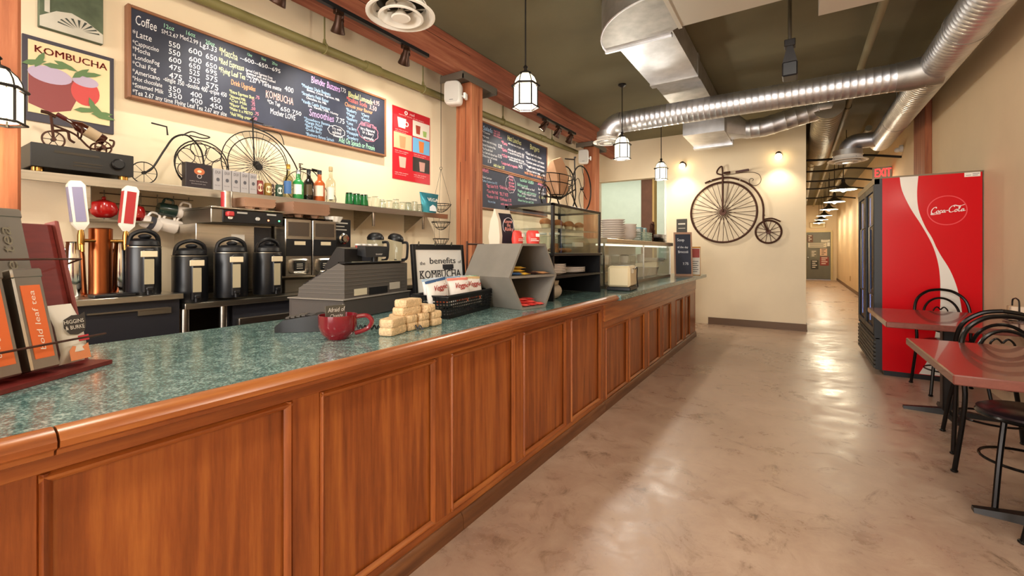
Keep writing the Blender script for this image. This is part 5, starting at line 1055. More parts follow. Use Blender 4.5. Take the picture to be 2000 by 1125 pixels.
for i, (dx, dy, lab) in enumerate(((-.17, .03, 'red and white snack pouch beside the coffee bag'), (-.10, .10, 'red and white snack pouch at the right on the hexagon shelf'))):
    x, y = hexx(dx, dy); t = T('snack_pouch', lab, 'pouch', (x, y, HT+.001), HR+.1-.5*i)
    mb = MB(); mb.loft([[(dp*math.sin(a), .045*math.cos(a)*w_, z) for a in [2*PI*q/20 for q in range(20)]] for z, w_, dp in ((0, .9, .03), (.03, 1, .034), (.07, 1, .02), (.085, .8, .006))]); mb.build('pouch', colm('#d8443c', .4), t)
    mb = MB(); mb.box(.032, .035, .005, .03, .045, .065).box(.034, .0365, -.03, .025, .018, .022).box(.034, .0365, -.03, .01, .028, .032); mb.build('print', WHITE, t)
# pastry case
t = T('pastry_case', 'black-framed glass pastry case on an open black stand', 'display case', (-1.61, 3.17, CT))
x0, x1, y0, y1 = -.21, .19, -.44, .44
for y in (y0, y1-.02): MB().box(x0, x1, y, y+.02, 0, .315, .002).build('stand_side', BLK, t)
MB().box(x0, x0+.01, y0, y1, 0, .315).build('stand_back', BK, t)
MB().box(x0, x1, y0+.02, y1-.02, .155, .172, .002).build('stand_shelf', BLK, t)
MB().box(x0, x1+.01, y0-.005, y1+.005, .315, .335, .003).build('case_floor', BLK, t)
for nm, a in (('frame_post', (x1-.02, x1, y0, y0+.025, .335, .685)), ('frame_post', (x1-.02, x1, y1-.02, y1, .335, .685)), ('frame_post', (x0, x0+.02, y0, y0+.02, .335, .685)), ('frame_post', (x0, x0+.02, y1-.02, y1, .335, .685)),
              ('frame_rail', (x1-.015, x1, y0, y1, .668, .685)), ('frame_rail', (x0, x0+.015, y0, y1, .668, .685)), ('frame_rail', (x0, x1, y0, y0+.015, .668, .685)), ('frame_rail', (x0, x1, y1-.015, y1, .668, .685))): MB().box(*a, .001).build(nm, BLK, t)
for a in ((x1-.008, x1-.005, y0+.025, y1-.02, .335, .668), (x0+.02, x1-.02, y0+.006, y0+.009, .335, .668), (x0+.02, x1-.02, y1-.009, y1-.006, .335, .668), (x0+.01, x1-.01, y0+.01, y1-.01, .676, .680), (x0+.02, x1-.02, y0+.015, y1-.015, .51, .514)): MB().box(*a).build('pane', GLASS, t)
cx, cy, cz = t.location
PASTRY = M('baked_brown', '#a8683a', .8, var=.3, scale=30, bump=.4); CUPP = M('muffin_cup', '#d8c09a', .7)
for i in range(7):
    y = -.30+i*.1; t3 = T('muffin', 'muffin on the upper glass shelf of the pastry case, '+('first', 'second', 'third', 'fourth', 'fifth', 'sixth', 'last')[i]+' from the left', 'muffin', (cx+.05-.04*(i % 2), cy+y, cz+.515), 0, 'muffins in the pastry case')
    MB().lathe([(.026, 0), (.036, .045)], n=16).build('paper_cup', CUPP, t3); MB().sphere((0, 0, .05), .042, 14, 8, (1, 1, .7)).build('muffin_top', PASTRY, t3)
t3 = T('cake_cloche', 'clear plastic cover over pastries on the case floor', 'cover', (cx-.02, cy+.12, cz+.336)); rings = [[(a*.15*k, b_*.23*k, z) for a, b_ in ((-1, -1), (1, -1), (1, 1), (-1, 1))] for k, z in ((1, 0), (1, .08), (.85, .135), (.5, .14))]
MB().loft(rings).build('cover', GLASS, t3)
MB().box(.13, .152, -.08, .08, .05, .085).build('cover_label', PAPER, t3)
for i in range(4):
    t3 = T('pastry', 'flat pastry under the clear cover, '+('first', 'second', 'third', 'fourth')[i]+' from the left', 'pastry', (cx-.03, cy-.03+i*.09, cz+.337)); MB().sphere((0, 0, .02), .04, 12, 7, (1, .9, .5)).build('pastry', PASTRY, t3)
for i in range(3):
    t3 = T('cookie_jar', ('left', 'middle', 'right')[i]+' clear plastic cookie tub in the near end of the pastry case', 'tub', (cx-.07+.08*i, cy-.33+.05*i, cz+.336)); MB().lathe([(.035, 0), (.038, .13), (.03, .14)], n=16).build('tub', GLASS, t3); MB().lathe([(.03, .003), (.03, .07)], n=14).build('biscuits', PASTRY, t3)
    MB().lathe([(.04, .135), (.04, .15), (.002, .151)], n=16).build('lid', WHITE, t3)
def plates(x, y, z, n, r, st, nm='plate', lab='', group=None, m=CERAM):
    for k in range(n):
        o = ('lowest' if k == 0 else 'topmost' if k == n-1 else '%s from the bottom' % ('second', 'third', 'fourth', 'fifth', 'sixth', 'seventh', 'eighth', 'ninth', 'tenth')[k-1])
        t3 = T(nm, lab+', '+o, nm.split('_')[-1], (x, y, z+k*st), 0, group)
        if nm == 'plate': MB().lathe([(.001, .002), (r*.55, 0), (r*.6, .003), (r, st*1.1+.006), (r, st*1.1+.009), (r*.6, .007), (.001, .006)], n=30, caps=False).build('dish', m, t3)
        else: MB().lathe([(.001, .002), (r*.5, 0), (r*.55, .004), (r*.9, .045), (r, .065), (r*.96, .065), (r*.5, .008), (.001, .007)], n=28, caps=False).build('dish', m, t3)
plates(cx+.08, cy-.24, cz+.173, 6, .10, .012, lab='white plate in the left stack under the pastry case', group='plates under the pastry case')
plates(cx+.03, cy+.10, cz+.173, 4, .15, .010, lab='large white plate in the right stack under the pastry case', group='large plates under the pastry case')
t3 = T('napkin_bundle', 'pale tied bundle on the counter under the pastry case', 'bundle', (cx+.10, cy-.28, CT+.001)); MB().sphere((0, 0, .058), .068, 18, 10, (1, 1.15, .85)).build('bundle', M('linen', '#a89c8c', .8, bump=.6, bscale=20), t3); MB().lathe([(.04, .10), (.05, .135), (.04, .12)], n=14).build('tied_top', M('linen', '#a89c8c'), t3)
# trike with kraft bag on the pastry case
t = T('wire_trike', 'black wire tricycle planter standing on top of the pastry case', 'ornament', (-1.62, 2.93, CT+.686))
mb = MB(); wheel(mb, .06, .085, .08, .005, 0, hub=.012); mb.build('small_wheel', BLKM, t)
for x in (-.06, .06):
    mb = MB(); wheel(mb, .60-.06*(x < 0), .20, .195, .006, 0, x, .012)
    mb.tube(spline([(x, .60, .39), (x, .66, .25), (x, .60, .20), (x, .54, .12), (x, .60, .01)]), .003, 5).tube(spline([(x, .42, .2), (x, .52, .28), (x, .60, .20), (x, .7, .12)]), .003, 5); mb.build('big_wheel', BLKM, t)
mb = MB(); mb.tube([(0, .60, .20), (0, .58, .48)], .006).tube([(0, .58, .455), (0, .40, .43)], .006).tube([(-.02, .62, .47), (.02, .56, .47)], .006).tube([(0, .06, .085), (0, .30, .085), (0, .60, .20)], .006); mb.build('frame', BLKM, t)
mb = MB()
for z, ry, rx in ((.26, .22, .10), (.20, .17, .085), (.11, .08, .05)): mb.tube([(rx*math.cos(a), .26+ry*math.sin(a), z) for a in [2*PI*k/28 for k in range(28)]], .004, 5, True)
for k in range(10):
    a = 2*PI*k/10; mb.tube(spline([(.10*math.cos(a), .26+.22*math.sin(a), .26), (.085*math.cos(a), .26+.17*math.sin(a), .19), (.05*math.cos(a), .26+.08*math.sin(a), .11), (0, .26, .09)], 4), .003, 4)
mb.build('wire_basket', BLKM, t)
t = T('paper_bag', 'crumpled brown paper bag in the wire tricycle basket', 'paper bag', (-1.62, 3.20, CT+.686+.112))
mb = MB(); mb.M = Matrix.Rotation(.12, 4, 'X'); mb.loft([[(dp*sx, w_*sy, z+zo*sy) for sx, sy in ((-1, -1), (.1, -1.06), (1, -1), (1.05, 0), (1, 1), (0, 1.05), (-1, 1), (-1.04, .1))] for z, w_, dp, zo in ((0, .055, .035, 0), (.04, .085, .05, 0), (.15, .10, .05, 0), (.24, .09, .03, .01), (.29, .075, .01, .015))]); mb.build('bag', KRAFT, t)
# refrigerated glass case
t = T('sandwich_case', 'long glass-fronted sandwich case with steel top', 'display case', (-1.75, 5.18, CT))
MB().box(-.3, .28, -1.28, 1.28, .425, .47, .004).build('steel_top', M('satin_steel', '#c2b49e', .3, .9, var=.06), t)
MB().box(-.25, .245, -1.27, 1.27, 0, .03).build('case_floor', STEELD, t)
MB().box(-.27, -.25, -1.27, 1.27, 0, .425).build('back_wall', M('case_back', '#e0d6c4', .4), t)
MB().box(.15, .2, -1.24, 1.24, .405, .42).build('case_fill_strip', M('case_fill_glow', '#fff4e0', .4, emit='#fff0dc', es=2), t)  # glowing strip added under the top to brighten the case interior
for y in (-1.27, -.02, 1.25): MB().box(.235, .25, y, y+.012, .03, .425).build('mullion', STEEL, t)
for a, b_ in ((-1.258, -.02), (-.008, 1.25)): MB().box(.24, .245, a, b_, .03, .425).build('pane', GLASS, t)
for y in (-1.27, 1.264): MB().box(-.25, .24, y, y+.005, .03, .425).build('end_pane', GLASS, t)
MB().box(-.25, .15, -1.25, 1.25, .21, .214).build('inner_shelf', GLASS, t)
cx, cy, cz = t.location
for i in range(5):
    t3 = T('food_tub', ('nearest', 'second', 'third', 'fourth', 'farthest')[i]+' pale food tub on the floor of the sandwich case', 'tub', (cx-.02, cy-1.0+i*.48, cz+.031)); MB().loft([[(a*.15*k, b_*.18*k, z) for a, b_ in ((-1, -1), (1, -1), (1, 1), (-1, 1))] for k, z in ((.85, 0), (1, .10), (1.03, .105), (.97, .10), (.83, .01))]).build('tub', M('case_tub', '#d8d0c0', .4), t3)
for i in range(6):
    t3 = T('dessert_cup', ('nearest', 'second', 'third', 'fourth', 'fifth', 'farthest')[i]+' lidded cup on the inner shelf of the sandwich case', 'cup', (cx-.02, cy-.9+i*.33, cz+.215)); MB().lathe([(.04, 0), (.05, .08)], n=16).build('cup', CERAM if i % 2 else GLASS, t3); MB().lathe([(.052, .08), (.052, .09), (.03, .1)], n=16).build('lid', GREEN if i % 3 == 0 else WHITE, t3)
TZ = cz+.471
plates(-1.72, 4.72, TZ, 9, .135, .024, lab='white plate in the tall stack on the steel top', group='tall plate stack')
plates(-1.70, 5.10, TZ, 6, .13, .026, 'soup_bowl', 'white bowl in the stack beside the plates', 'bowl stack')
t = T('dish_basket', 'pale green plastic basket of dishes on the steel top', 'basket', (-1.72, 5.55, TZ))
mb = MB(); 
for z in (.02, .05, .08, .11): mb.tube([(-.14, -.19, z), (.14, -.19, z), (.15, .19, z), (-.15, .19, z)], .006, 5, True)
for k in range(9):
    for x in (-.145, .145): mb.cyl((x, -.19+k*.0475, .0), (x, -.19+k*.0475, .115), .004, n=4)
mb.box(-.14, .14, -.19, .19, 0, .008); mb.build('lattice', M('mint_plastic', '#b8cbb8', .4), t)
for i in range(4): 
    t3 = T('small_box', ('nearest', 'second', 'third', 'farthest')[i]+' small packet standing in the green dish basket', 'packet', (-1.72, 5.42+i*.085, TZ+.009)); MB().box(-.1, .1, -.03, .03, 0, .15+.02*(i % 2), .003).build('packet', colm(('#d8e0e0', '#6a8a90', '#e8e4d8', '#88a0a8')[i]), t3)
t = T('figurine', 'small dark rearing horse figurine on the steel top', 'figurine', (-1.62, 5.93, TZ), .4)
MB().tube(spline([(0, .07, .01), (0, .06, .07), (0, .04, .12), (0, -.02, .17), (0, -.04, .24), (0, -.08, .25)]), [.012]*8+[.022]*8+[.036]*8+[.03]*8+[.02]*8+[.012], 8).tube([(0.02, .06, .11), (.02, .05, .05), (.02, .07, .005)], .011, 6).tube([(-.02, -.02, .15), (-.02, -.09, .13), (-.02, -.10, .08)], .009, 6).tube([(.02, -.02, .15), (.02, -.08, .16), (.02, -.10, .11)], .009, 6).tube(spline([(0, .07, .12), (0, .11, .1), (0, .11, .03)]), .007, 6).build('horse', RUST, t)
for k in range(5):
    t3 = T('steel_pan', 'shallow metal pan in the pile at the far end of the steel top, '+('lowest', 'second', 'third', 'fourth', 'topmost')[k], 'pan', (-1.70, 6.22, TZ+k*.022)); MB().loft([[(a*.15*q, b_*.2*q, z) for a, b_ in ((-1, -1), (1, -1), (1, 1), (-1, 1))] for q, z in ((.85, 0), (1, .02), (1.04, .021), (.84, .003))]).build('pan', STEELD if k < 3 else CERAM, t3)
# toaster in front of the case
t = T('toaster', 'cream toaster with black cord on the counter by the pastry case', 'toaster', (-1.345, 3.95, CT), .1)
MB().box(-.1, .1, -.15, .15, .03, .22, .02).build('shell', CREAM, t); MB().box(-.105, .105, -.155, .155, 0, .035, .006).build('base', BLK, t)
MB().box(-.102, .102, -.11, .0, .15, .20, .004).build('chrome_band', CHROME, t); MB().box(-.06, .06, -.10, .10, .2195, .2215).build('slot', BLK, t)
MB().tube(spline([(.11, .02, .19), (.115, .08, .2), (.11, .10, .1), (.115, .12, .02)]), .005, 6).build('cord', BLK, t)
t = T('easel_chalkboard', 'narrow wooden-framed chalkboard leaning at the far end of the counter', 'sign', (-1.36, 6.62, CT), .45)
def es(): m_ = MB(); m_.M = Matrix.Rotation(-.1, 4, 'X'); return m_
es().box(-.105, .105, .004, .012, .03, .60).build('slate', CHALK, t)
for a in ((-.125, -.105, 0, .015, 0, .63), (.105, .125, 0, .015, 0, .63)): es().box(*a, .002).build('frame_side', M('pale_wood', '#a88068', .5), t)
for a in ((-.105, .105, 0, .015, 0, .03), (-.105, .105, 0, .015, .60, .63)): es().box(*a, .002).build('frame_rail', M('pale_wood', '#a88068'), t)
m_ = MB(); m_.M = Matrix.Rotation(-.1, 4, 'X')
for st, x, z, w_, h in (('Soup', -.08, .50, .1, .04), ('of the day', -.08, .40, .15, .03), ('Broccoli', -.07, .33, .14, .035), ('7.75', -.01, .16, .08, .035)): txt(m_, st, (x, .004, z), (1, 0, 0), (0, 0, 1), w_, h, .05, 0, .001)
m_.build('lettering', chalkm('w'), t)
es().tube([(0, .012, .55), (0, .14, .012)], .007, 6).build('prop', M('pale_wood', '#a88068'), t)
t = T('leaflet_stand', 'framed red and white leaflet at the end of the counter', 'leaflet', (-1.27, 6.95, CT), .35)
MB().box(-.075, .075, 0, .012, 0, .42, .002).build('frame', BRASS, t); MB().box(-.067, .067, -.001, 0, .01, .40).build('sheet', PAPER, t); MB().box(-.06, .06, -.002, -.001, .26, .39).build('red_print', colm('#b05048'), t)
mb = MB()
for k in range(6): mb.box(-.05, .03+.015*(k % 2), -.002, -.001, .05+k*.03, .06+k*.03)
mb.build('print', colm('#6a6460'), t)
t = T('wall_card', 'small dark card on the cream wall left of the penny-farthing', 'sign', (-1.75, 8.35, 1.60)); MB().box(-.09, .09, -.012, 0, 0, .24, .002).build('card', colm('#3a3630'), t)
mb = MB(); mb.box(-.06, .06, -.0135, -.012, .14, .165).box(-.06, .06, -.0135, -.012, .07, .08); mb.build('print', colm('#c8c0b0'), t)
# ------------------------------------------------------------------ penny-farthing on the back wall
t = T('penny_farthing', 'large rusty iron penny-farthing mounted on the cream wall', 'bicycle', (-1.07, 8.35, 1.40))
YB = 8.30
def wbk(mb, n): mb.build(n, RUST, t, world=True)
def ywheel(mb, x, z, R_, r, n, hub, off):
    mb.torus((x, YB, z), R_, r, 'y', 56, 8); mb.lathe([(hub, -.02), (hub, .02)], (x, YB, z), axis='y', n=18)
    for k in range(n):
        a = 2*PI*k/n; b_ = a+off*(1 if k % 2 else -1); mb.cyl((x+hub*.9*math.cos(b_), YB, z+hub*.9*math.sin(b_)), (x+R_*math.cos(a), YB, z+R_*math.sin(a)), .0045, n=5)
mb = MB(); ywheel(mb, -1.072, 1.926, .512, .017, 36, .055, .35); wbk(mb, 'big_wheel')
mb = MB(); ywheel(mb, -.40, 1.577, .182, .015, 14, .04, .3); wbk(mb, 'small_wheel')
P3 = lambda pts, y=YB-.02: [(x, y, z) for x, z in pts]
mb = MB(); mb.tube(spline(P3([(-1.351, 2.441), (-1.24, 2.481), (-1.072, 2.512), (-.934, 2.496), (-.81, 2.45), (-.689, 2.378), (-.581, 2.268), (-.499, 2.115), (-.469, 1.966), (-.469, 1.778), (-.445, 1.68), (-.40, 1.577)])), .0155, 8); wbk(mb, 'backbone')
mb = MB(); mb.tube(spline(P3([(-.469, 1.778), (-.348, 1.79), (-.229, 1.735)])), .012, 8); wbk(mb, 'rear_mudguard')
mb = MB(); mb.tube(P3([(-1.07, 2.55), (-1.072, 1.926)], YB-.03), .016, 8); wbk(mb, 'fork')
mb = MB(); mb.tube(spline(P3([(-1.072, 2.557), (-1.149, 2.585), (-1.156, 2.628), (-1.123, 2.681), (-1.085, 2.698), (-1.072, 2.627), (-1.072, 2.55)], YB-.04)), .013, 8).tube(P3([(-1.053, 2.585), (-.952, 2.590)], YB-.04), .02, 8); wbk(mb, 'handlebar')
MB().loft([[(x, YB-.04+sy*w_, z+sz) for sy, sz in ((-1, -.012), (1, -.012), (1, .016), (-1, .016))] for x, z, w_ in ((-.872, 2.585, .02), (-.78, 2.592, .035), (-.677, 2.602, .04))]).build('saddle', M('saddle_leather', '#4a2218', .5), t, world=True)
mb = MB(); mb.tube(spline(P3([(-1.06, 2.549), (-.934, 2.561), (-.677, 2.568), (-.546, 2.528), (-.504, 2.45), (-.522, 2.371), (-.593, 2.339), (-.665, 2.383), (-.671, 2.438), (-.641, 2.462), (-.611, 2.44), (-.63, 2.42)])), .005, 6); wbk(mb, 'saddle_spring')
for x, z in ((-1.246, 2.481), (-.81, 2.446)): MB().sphere((x, YB-.036, z), .012).build('screw', CHROME, t, world=True)
for x, z in ((-1.072, 2.49), (-.46, 1.85)): MB().cyl((x, YB-.01, z), (x, 8.35, z), .01, n=8).build('wall_fixing', RUST, t, world=True)
# ------------------------------------------------------------------ drinks fridge
t = T('drinks_fridge', 'tall red soft-drink fridge with glass doors by the right wall', 'fridge', (1.05, 6.5, 0))
FY0, FY1 = 5.82, 7.22
def wf(mb, n, m, p=None): 
    o = mb.build(n, m, t, world=True)
    if p is not None: o.parent = p
    return o
wf(MB().box(.70, 1.42, FY0+.004, FY1, .05, 1.995), 'body', BLK)
wf(MB().box(.722, 1.44, FY0, FY0+.004, .05, 2.005), 'red_panel', RED)
wf(MB().box(.70, 1.44, FY0-.002, FY1+.002, 1.995, 2.01), 'top_cap', M('fridge_top', '#7a6a50', .5))
wf(MB().box(.735, 1.42, FY0+.01, FY1-.01, 0, .05), 'plinth', BLK)
L_ = [(.856, 2.0), (.874, 1.862), (.936, 1.685), (1.019, 1.51), (1.093, 1.329), (1.133, 1.171), (1.151, 1.014), (1.154, .856), (1.151, .689), (1.122, .479), (1.085, .25), (1.0, .055)]
R2 = [(.996, 2.0), (.986, 1.833), (.996, 1.672), (1.034, 1.53), (1.093, 1.38), (1.151, 1.23), (1.222, 1.074), (1.272, .901), (1.302, .699), (1.312, .479), (1.33, .25), (1.37, .055)]
La, Ra = spline([(x, 0, z) for x, z in L_], 4), spline([(x, 0, z) for x, z in R2], 4)
mb = MB(); v_ = []
for a, b_ in zip(La, Ra): v_ += [(a[0], FY0-.001, a[2]), (max(b_[0], a[0]+.004), FY0-.001, b_[2])]
mb.add(v_, [(2*i, 2*i+1, 2*i+3, 2*i+2) for i in range(len(La)-1)]); wf(mb, 'white_ribbon', M('ribbon_white', '#e2ddd4', .25, coat=.4))
# round emblem with script
mb = MB(); mb.M = Matrix.Translation((1.20, FY0-.0005, 1.648)); 
def disc(mb, R0, R1, n=48): mb.add([(R_*math.cos(2*PI*k/n), 0, R_*math.sin(2*PI*k/n)) for R_ in (R0, R1) for k in range(n)], [(k, (k+1) % n, n+(k+1) % n, n+k) for k in range(n)])
disc(mb, .134, .142); wf(mb, 'emblem_ring', colm('#e04a50', .3))
STR = [[(1.75, 2.15), (1.55, 2.55), (1.1, 2.45), (.6, 1.9), (.3, 1.1), (.4, .45), (.9, .3), (1.4, .6)], [(.42, .45), (.2, .05), (.9, -.1), (1.9, .05), (2.8, .05)],
       [(2.15, 1.25), (1.75, 1.0), (1.65, .55), (1.95, .4), (2.3, .7), (2.25, 1.2), (2.0, 1.2)], [(3.15, 1.1), (2.9, 1.25), (2.6, .9), (2.6, .5), (2.9, .4), (3.2, .65)],
       [(3.95, 1.15), (3.6, 1.2), (3.35, .8), (3.4, .45), (3.7, .5), (4.0, 1.1), (3.95, .5), (4.2, .45)], [(4.3, 1.0), (4.85, 1.05)],
       [(6.6, 2.2), (6.3, 2.6), (5.8, 2.4), (5.3, 1.8), (5.1, 1.0), (5.3, .45), (5.8, .35), (6.3, .65)], [(5.75, 2.45), (6.6, 2.75), (7.4, 2.45), (8.2, 2.4), (9.2, 2.75)],
       [(7.05, 1.25), (6.7, 1.0), (6.6, .55), (6.9, .4), (7.25, .7), (7.2, 1.2), (6.95, 1.2)], [(7.5, .9), (7.95, 1.7), (8.1, 2.3), (7.85, 2.35), (7.65, 1.4), (7.65, .55), (7.95, .45), (8.2, .7)],
       [(8.95, 1.15), (8.6, 1.2), (8.35, .8), (8.4, .45), (8.7, .5), (9.0, 1.1), (8.95, .5), (9.4, .6)]]
mb = MB(); k_ = .245/9.4
for stt in STR:
    pp = spline([(1.082+x*k_, FY0-.0025, 1.612+z*k_*1.0+x*k_*.06) for x, z in stt], 6)
    nx, nz = .0032, .0036
    mb.add([q for p in pp for q in ((p[0]-nx, p[1], p[2]-nz), (p[0]+nx, p[1], p[2]+nz))], [(2*i, 2*i+1, 2*i+3, 2*i+2) for i in range(len(pp)-1)])
    mb.add([q for p in pp for q in ((p[0]-.0028, p[1]-.0002, p[2]+.0012), (p[0]+.0028, p[1]-.0002, p[2]-.0012))], [(2*i, 2*i+1, 2*i+3, 2*i+2) for i in range(len(pp)-1)])
wf(mb, 'script_lettering', colm('#f0e8e4', .3))
wf(MB().box(1.32, 1.427, FY0-.002, FY0, 1.955, 1.995), 'asset_sticker', PAPER)
mb = MB().box(1.33, 1.365, FY0-.003, FY0-.002, 1.968, 1.972).box(1.375, 1.42, FY0-.003, FY0-.002, 1.98, 1.985).box(1.375, 1.41, FY0-.003, FY0-.002, 1.965, 1.97); wf(mb, 'print', colm('#6a6a70'))
# glazed front
NAVY = M('fridge_interior', '#141c30', .5); LED = M('led_strip', '#cfe4ff', .3, emit='#bcd8ff', es=14)
wf(MB().box(.70, .702, FY0+.06, FY1-.06, .42, 1.93), 'interior', NAVY)
for y0, y1 in ((FY0+.02, (FY0+FY1)/2-.004), ((FY0+FY1)/2+.004, FY1-.02)):
    d = wf(MB().box(.655, .69, y0, y0+.05, .40, 1.94, .003).box(.655, .69, y1-.05, y1, .40, 1.94, .003).box(.655, .69, y0+.05, y1-.05, .40, .46, .003).box(.655, .69, y0+.05, y1-.05, 1.88, 1.94, .003), 'door', BLK)
    o = MB().box(.668, .674, y0+.05, y1-.05, .46, 1.88).build('pane', GLASSF, d); o.location = tuple(-x for x in t.location)
    o = MB().tube([(.655, y0+.03, .8), (.625, y0+.03, .83), (.625, y0+.03, 1.5), (.655, y0+.03, 1.53)], .009, 8).build('handle', STEELD, d); o.location = tuple(-x for x in t.location)
for y in (6.42, 7.11):
    wf(MB().box(.688, .695, y, y+.014, .48, 1.86), 'light_strip', LED)
wf(MB().box(.66, .70, FY0+.0, FY0+.02, .36, 1.995).box(.66, .70, FY1-.02, FY1, .36, 1.995), 'front_edge', BLK)
wf(MB().box(.652, .70, FY0, FY1, 1.94, 2.0), 'header_sign', M('header_tan', '#9a8664', .5))
for k in range(7): wf(MB().box(.652, .70, FY0+.01, FY1-.01, .06+k*.042, .06+k*.042+.03, .004), 'grille_slat', M('grille_dark', '#3c3832', .5))
wf(MB().box(.67, .71, FY0, FY1, .05, .37), 'grille_back', BLK)
# ------------------------------------------------------------------ tables and chairs
def table(yc, depth, lab, px):
    t = T('cafe_table', lab, 'table', (px, yc, 0))
    MB().box(.54-px, 1.435-px, -depth/2, depth/2, .70, .742, .005).build('tabletop', TABLE, t)
    MB().box(.54-px+.1, 1.435-px-.1, -.03, .03, .675, .70).box(-.15, .15, -.2, .2, .68, .70).build('support_plate', BLKM, t)
    MB().box(-.045, .045, -.045, .045, .03, .69, .008).build('column', BLKM, t)
    MB().loft([[(x, w_*s_, z*q) for s_, q in ((-1, 0), (1, 0), (.7, 1), (-.7, 1))] for x, w_, z in ((-.27, .022, .022), (-.04, .04, .045), (.04, .04, .045), (.27, .022, .022))]).build('foot_bar', BLKM, t)
    MB().loft([[(w_*s_, y, z*q) for s_, q in ((1, 0), (-1, 0), (-.7, 1), (.7, 1))] for y, w_, z in ((-.27, .022, .022), (-.04, .04, .044), (.04, .04, .044), (.27, .022, .022))]).build('foot_bar', BLKM, t)
table(3.005, .95, 'nearest red-brown cafe table along the right wall', .98)
table(4.69, 1.0, 'red-brown cafe table in front of the red fridge', .98)
TUBE = M('gunmetal_tube', '#1d1a19', .25, .7)
def chair(loc, rz, lab):
    """faces +y locally (back at -y)"""
    t = T('bistro_chair', lab, 'chair', loc, rz)
    MB().lathe([(.001, .455), (.17, .46), (.19, .45), (.19, .435), (.17, .43), (.001, .43)], n=32, caps=False).build('seat', M('chair_seat', '#241c20', .25), t)
    MB().torus((0, 0, .43), .185, .011, 'z', 32, 6).build('seat_ring', TUBE, t)
    # back: outer arch running into the rear legs
    for sx in (-1, 1):
        pts = spline([(sx*.21, -.25, .0), (sx*.185, -.18, .43), (sx*.195, -.21, .65), (sx*.17, -.235, .80), (sx*.09, -.25, .88), (0, -.253, .90)], 8)
        MB().tube(pts, .0125, 8).sphere((sx*.21, -.25, .008), .018, 10, 6, (1, 1, .6)).build('rear_leg', TUBE, t)
        MB().tube(spline([(sx*.13, .12, .43), (sx*.16, .16, .25), (sx*.19, .20, .0)], 6), .0125, 8).sphere((sx*.19, .20, .008), .018, 10, 6, (1, 1, .6)).build('front_leg', TUBE, t)
        MB().tube(spline([(sx*.02, -.245, .66), (sx*.05, -.245, .70), (sx*.025, -.247, .735), (sx*.0, -.247, .71)], 6), .006, 6).build('scroll', TUBE, t)
    q = [(.125*math.cos(a), -.20-.05*(.5+.5*math.sin(a)), .665+.155*math.sin(a)) for a in [2*PI*k/36 for k in range(36)]]
    MB().tube(q, .010, 7, True).build('back_loop', TUBE, t)
    MB().torus((0, -.02, .20), .172, .007, 'z', 32, 6).build('leg_ring', TUBE, t)
    return t
ch = chair((1.14, 5.40, 0), PI+.08, 'dark metal bistro chair between the table and the red fridge')
def ch2(loc, rz, lab): return dup(ch, loc, rz, lab)
ch2((.97, 3.24, 0), PI+.05, 'dark metal bistro chair tucked under the far side of the nearest table')
ch2((1.03, 4.02, 0), -.05, 'dark metal bistro chair tucked under the near side of the second table')
ch2((1.02, 2.60, 0), .1, 'dark metal bistro chair at the near side of the nearest table')
t = T('condiment_caddy', 'black wire condiment caddy on the second table by the wall', 'caddy', (1.34, 4.72, .743))
MB().tube([(-.05, -.06, .01), (.05, -.06, .01), (.05, .06, .01), (-.05, .06, .01)], .005, 6, True).tube(spline([(0, -.06, .01), (0, -.06, .14), (0, -.02, .165), (0, .02, .165), (0, .06, .14), (0, .06, .01)]), .005, 6).build('wire_frame', BLKM, t)
for y, c in ((-.028, '#d8c0a8'), (.028, '#b89878')): MB().box(-.035, .035, y-.022, y+.022, .015, .11, .005).build('packet_stack', colm(c), t)
t = T('salt_shaker', 'white salt shaker beside the condiment caddy', 'shaker', (1.40, 4.83, .743)); MB().lathe([(.022, 0), (.022, .06), (.016, .075), (.002, .08)], n=16).build('jar', WHITE, t); MB().lathe([(.017, .07), (.017, .085), (.002, .088)], n=14).build('lid', STEEL, t)
# ------------------------------------------------------------------ hallway
LB = M('barn_bulb', '#fff6e0', .3, emit='#fff0c8', es=9)
SHD = M('barn_shade', '#3a3630', .4, .5); SHW = M('shade_white', '#e8e0cc', .5)
nm = ('nearest barn lamp hanging in the hallway', 'second barn lamp hanging in the hallway', 'third barn lamp hanging in the hallway', 'fourth barn lamp hanging in the hallway', 'fifth barn lamp hanging in the hallway', 'farthest barn lamp hanging in the hallway')
for i, y in enumerate((10.8, 13.3, 15.6, 18.2, 20.4, 22.6)):
    t = T('barn_lamp', nm[i], 'pendant lamp', (.75, y, 2.46), 0)
    MB().lathe([(.03, .16), (.045, .12), (.09, .07), (.22, .005), (.225, 0)], n=28, caps=False).build('shade', SHD, t)
    MB().lathe([(.044, .115), (.088, .066), (.218, .002)], n=28, caps=False).build('shade_lining', SHW, t)
    MB().cyl((0, 0, .16), (0, 0, .9), .008, n=6).build('stem', BLKM, t); MB().lathe([(.03, .15), (.035, .2), (.02, .23)], n=14).build('socket', BLKM, t)
    MB().sphere((0, 0, .01), .05).build('bulb', LB, t)
    light('barn_light', 'POINT', (.75, y, 2.38), 30, (1, .87, .62), .06)
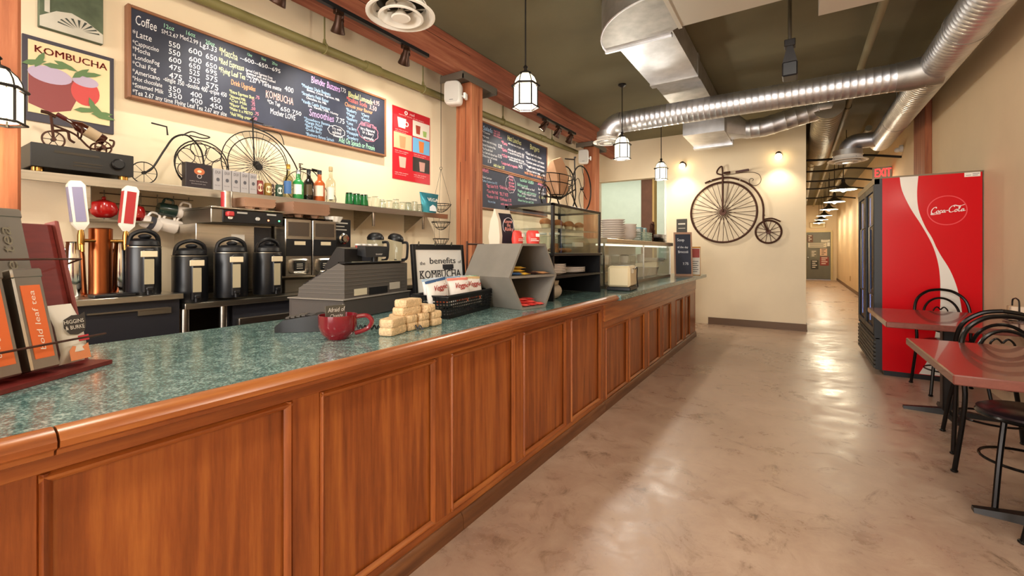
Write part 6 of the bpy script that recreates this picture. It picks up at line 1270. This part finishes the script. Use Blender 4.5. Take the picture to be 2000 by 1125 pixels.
t = T('exit_sign', 'lit red exit sign on the wall behind the fridge', 'exit sign', (1.37, 10.6, 2.60), -.1)
MB().box(-.2, .08, -.03, .03, 0, .22, .005).build('housing', M('exit_housing', '#a89c88', .5), t)
mb = MB(); txt(mb, 'EXIT', (-.17, -.03, .04), (1, 0, 0), (0, 0, 1), .24, .15, off=.001, bold=.03); mb.build('lettering', M('exit_red', '#ff3030', .4, emit='#ff2424', es=4), t)
t = T('smoke_detector', 'white sensor lamp on the right wall above the exit sign', 'detector', (1.45, 9.6, 2.95)); MB().lathe([(.06, 0), (.06, -.03), (.045, -.05)], axis='x', n=18).build('base', WHITE, t); MB().sphere((-.07, 0, -.02), .04).build('dome', WHITE, t)
t = T('notice_board', 'brown cork notice board on the hallway wall', 'notice board', (1.45, 15.2, 1.15)); MB().box(-.02, 0, -.45, .45, 0, .62, .003).build('board', M('cork', '#a07c50', .8, var=.2, scale=12), t); 
for k in range(3): MB().box(-.025, -.02, -.38+k*.27, -.18+k*.27, .15+.05*k, .5).build('sheet', colm(('#c8b488', '#b89868', '#d0c09c')[k]), t)
t = T('literature_shelf', 'small wooden leaflet shelf on the hallway wall near the fridge', 'shelf', (1.45, 13.7, 1.45)); MB().box(-.08, 0, -.35, .35, 0, .02).box(-.02, 0, -.35, .35, .02, .40).build('rack', M('shelf_wood', '#8a5a3a', .5), t)
for k in range(4): MB().box(-.06, -.02, -.32+k*.16, -.20+k*.16, .02, .35).build('leaflet', colm(('#8a4a3a', '#a06a4a', '#703a34', '#b08a60')[k]), t)
t = T('wall_outlet', 'brown outlet cover low on the hallway wall', 'outlet', (1.45, 18.2, .3)); MB().box(-.012, 0, -.05, .05, 0, .16, .003).build('plate', colm('#a8864a'), t)
t = T('ceiling_fan_box', 'flat white fixture above the hallway door', 'fixture', (.75, 24.1, 2.45)); MB().box(-.28, .28, -.05, .05, -.12, .12, .01).build('housing', M('fixture_cream', '#d8c8a0', .5), t); MB().box(-.2, .2, -.06, -.05, -.07, .07).build('grille', colm('#b09868'), t)
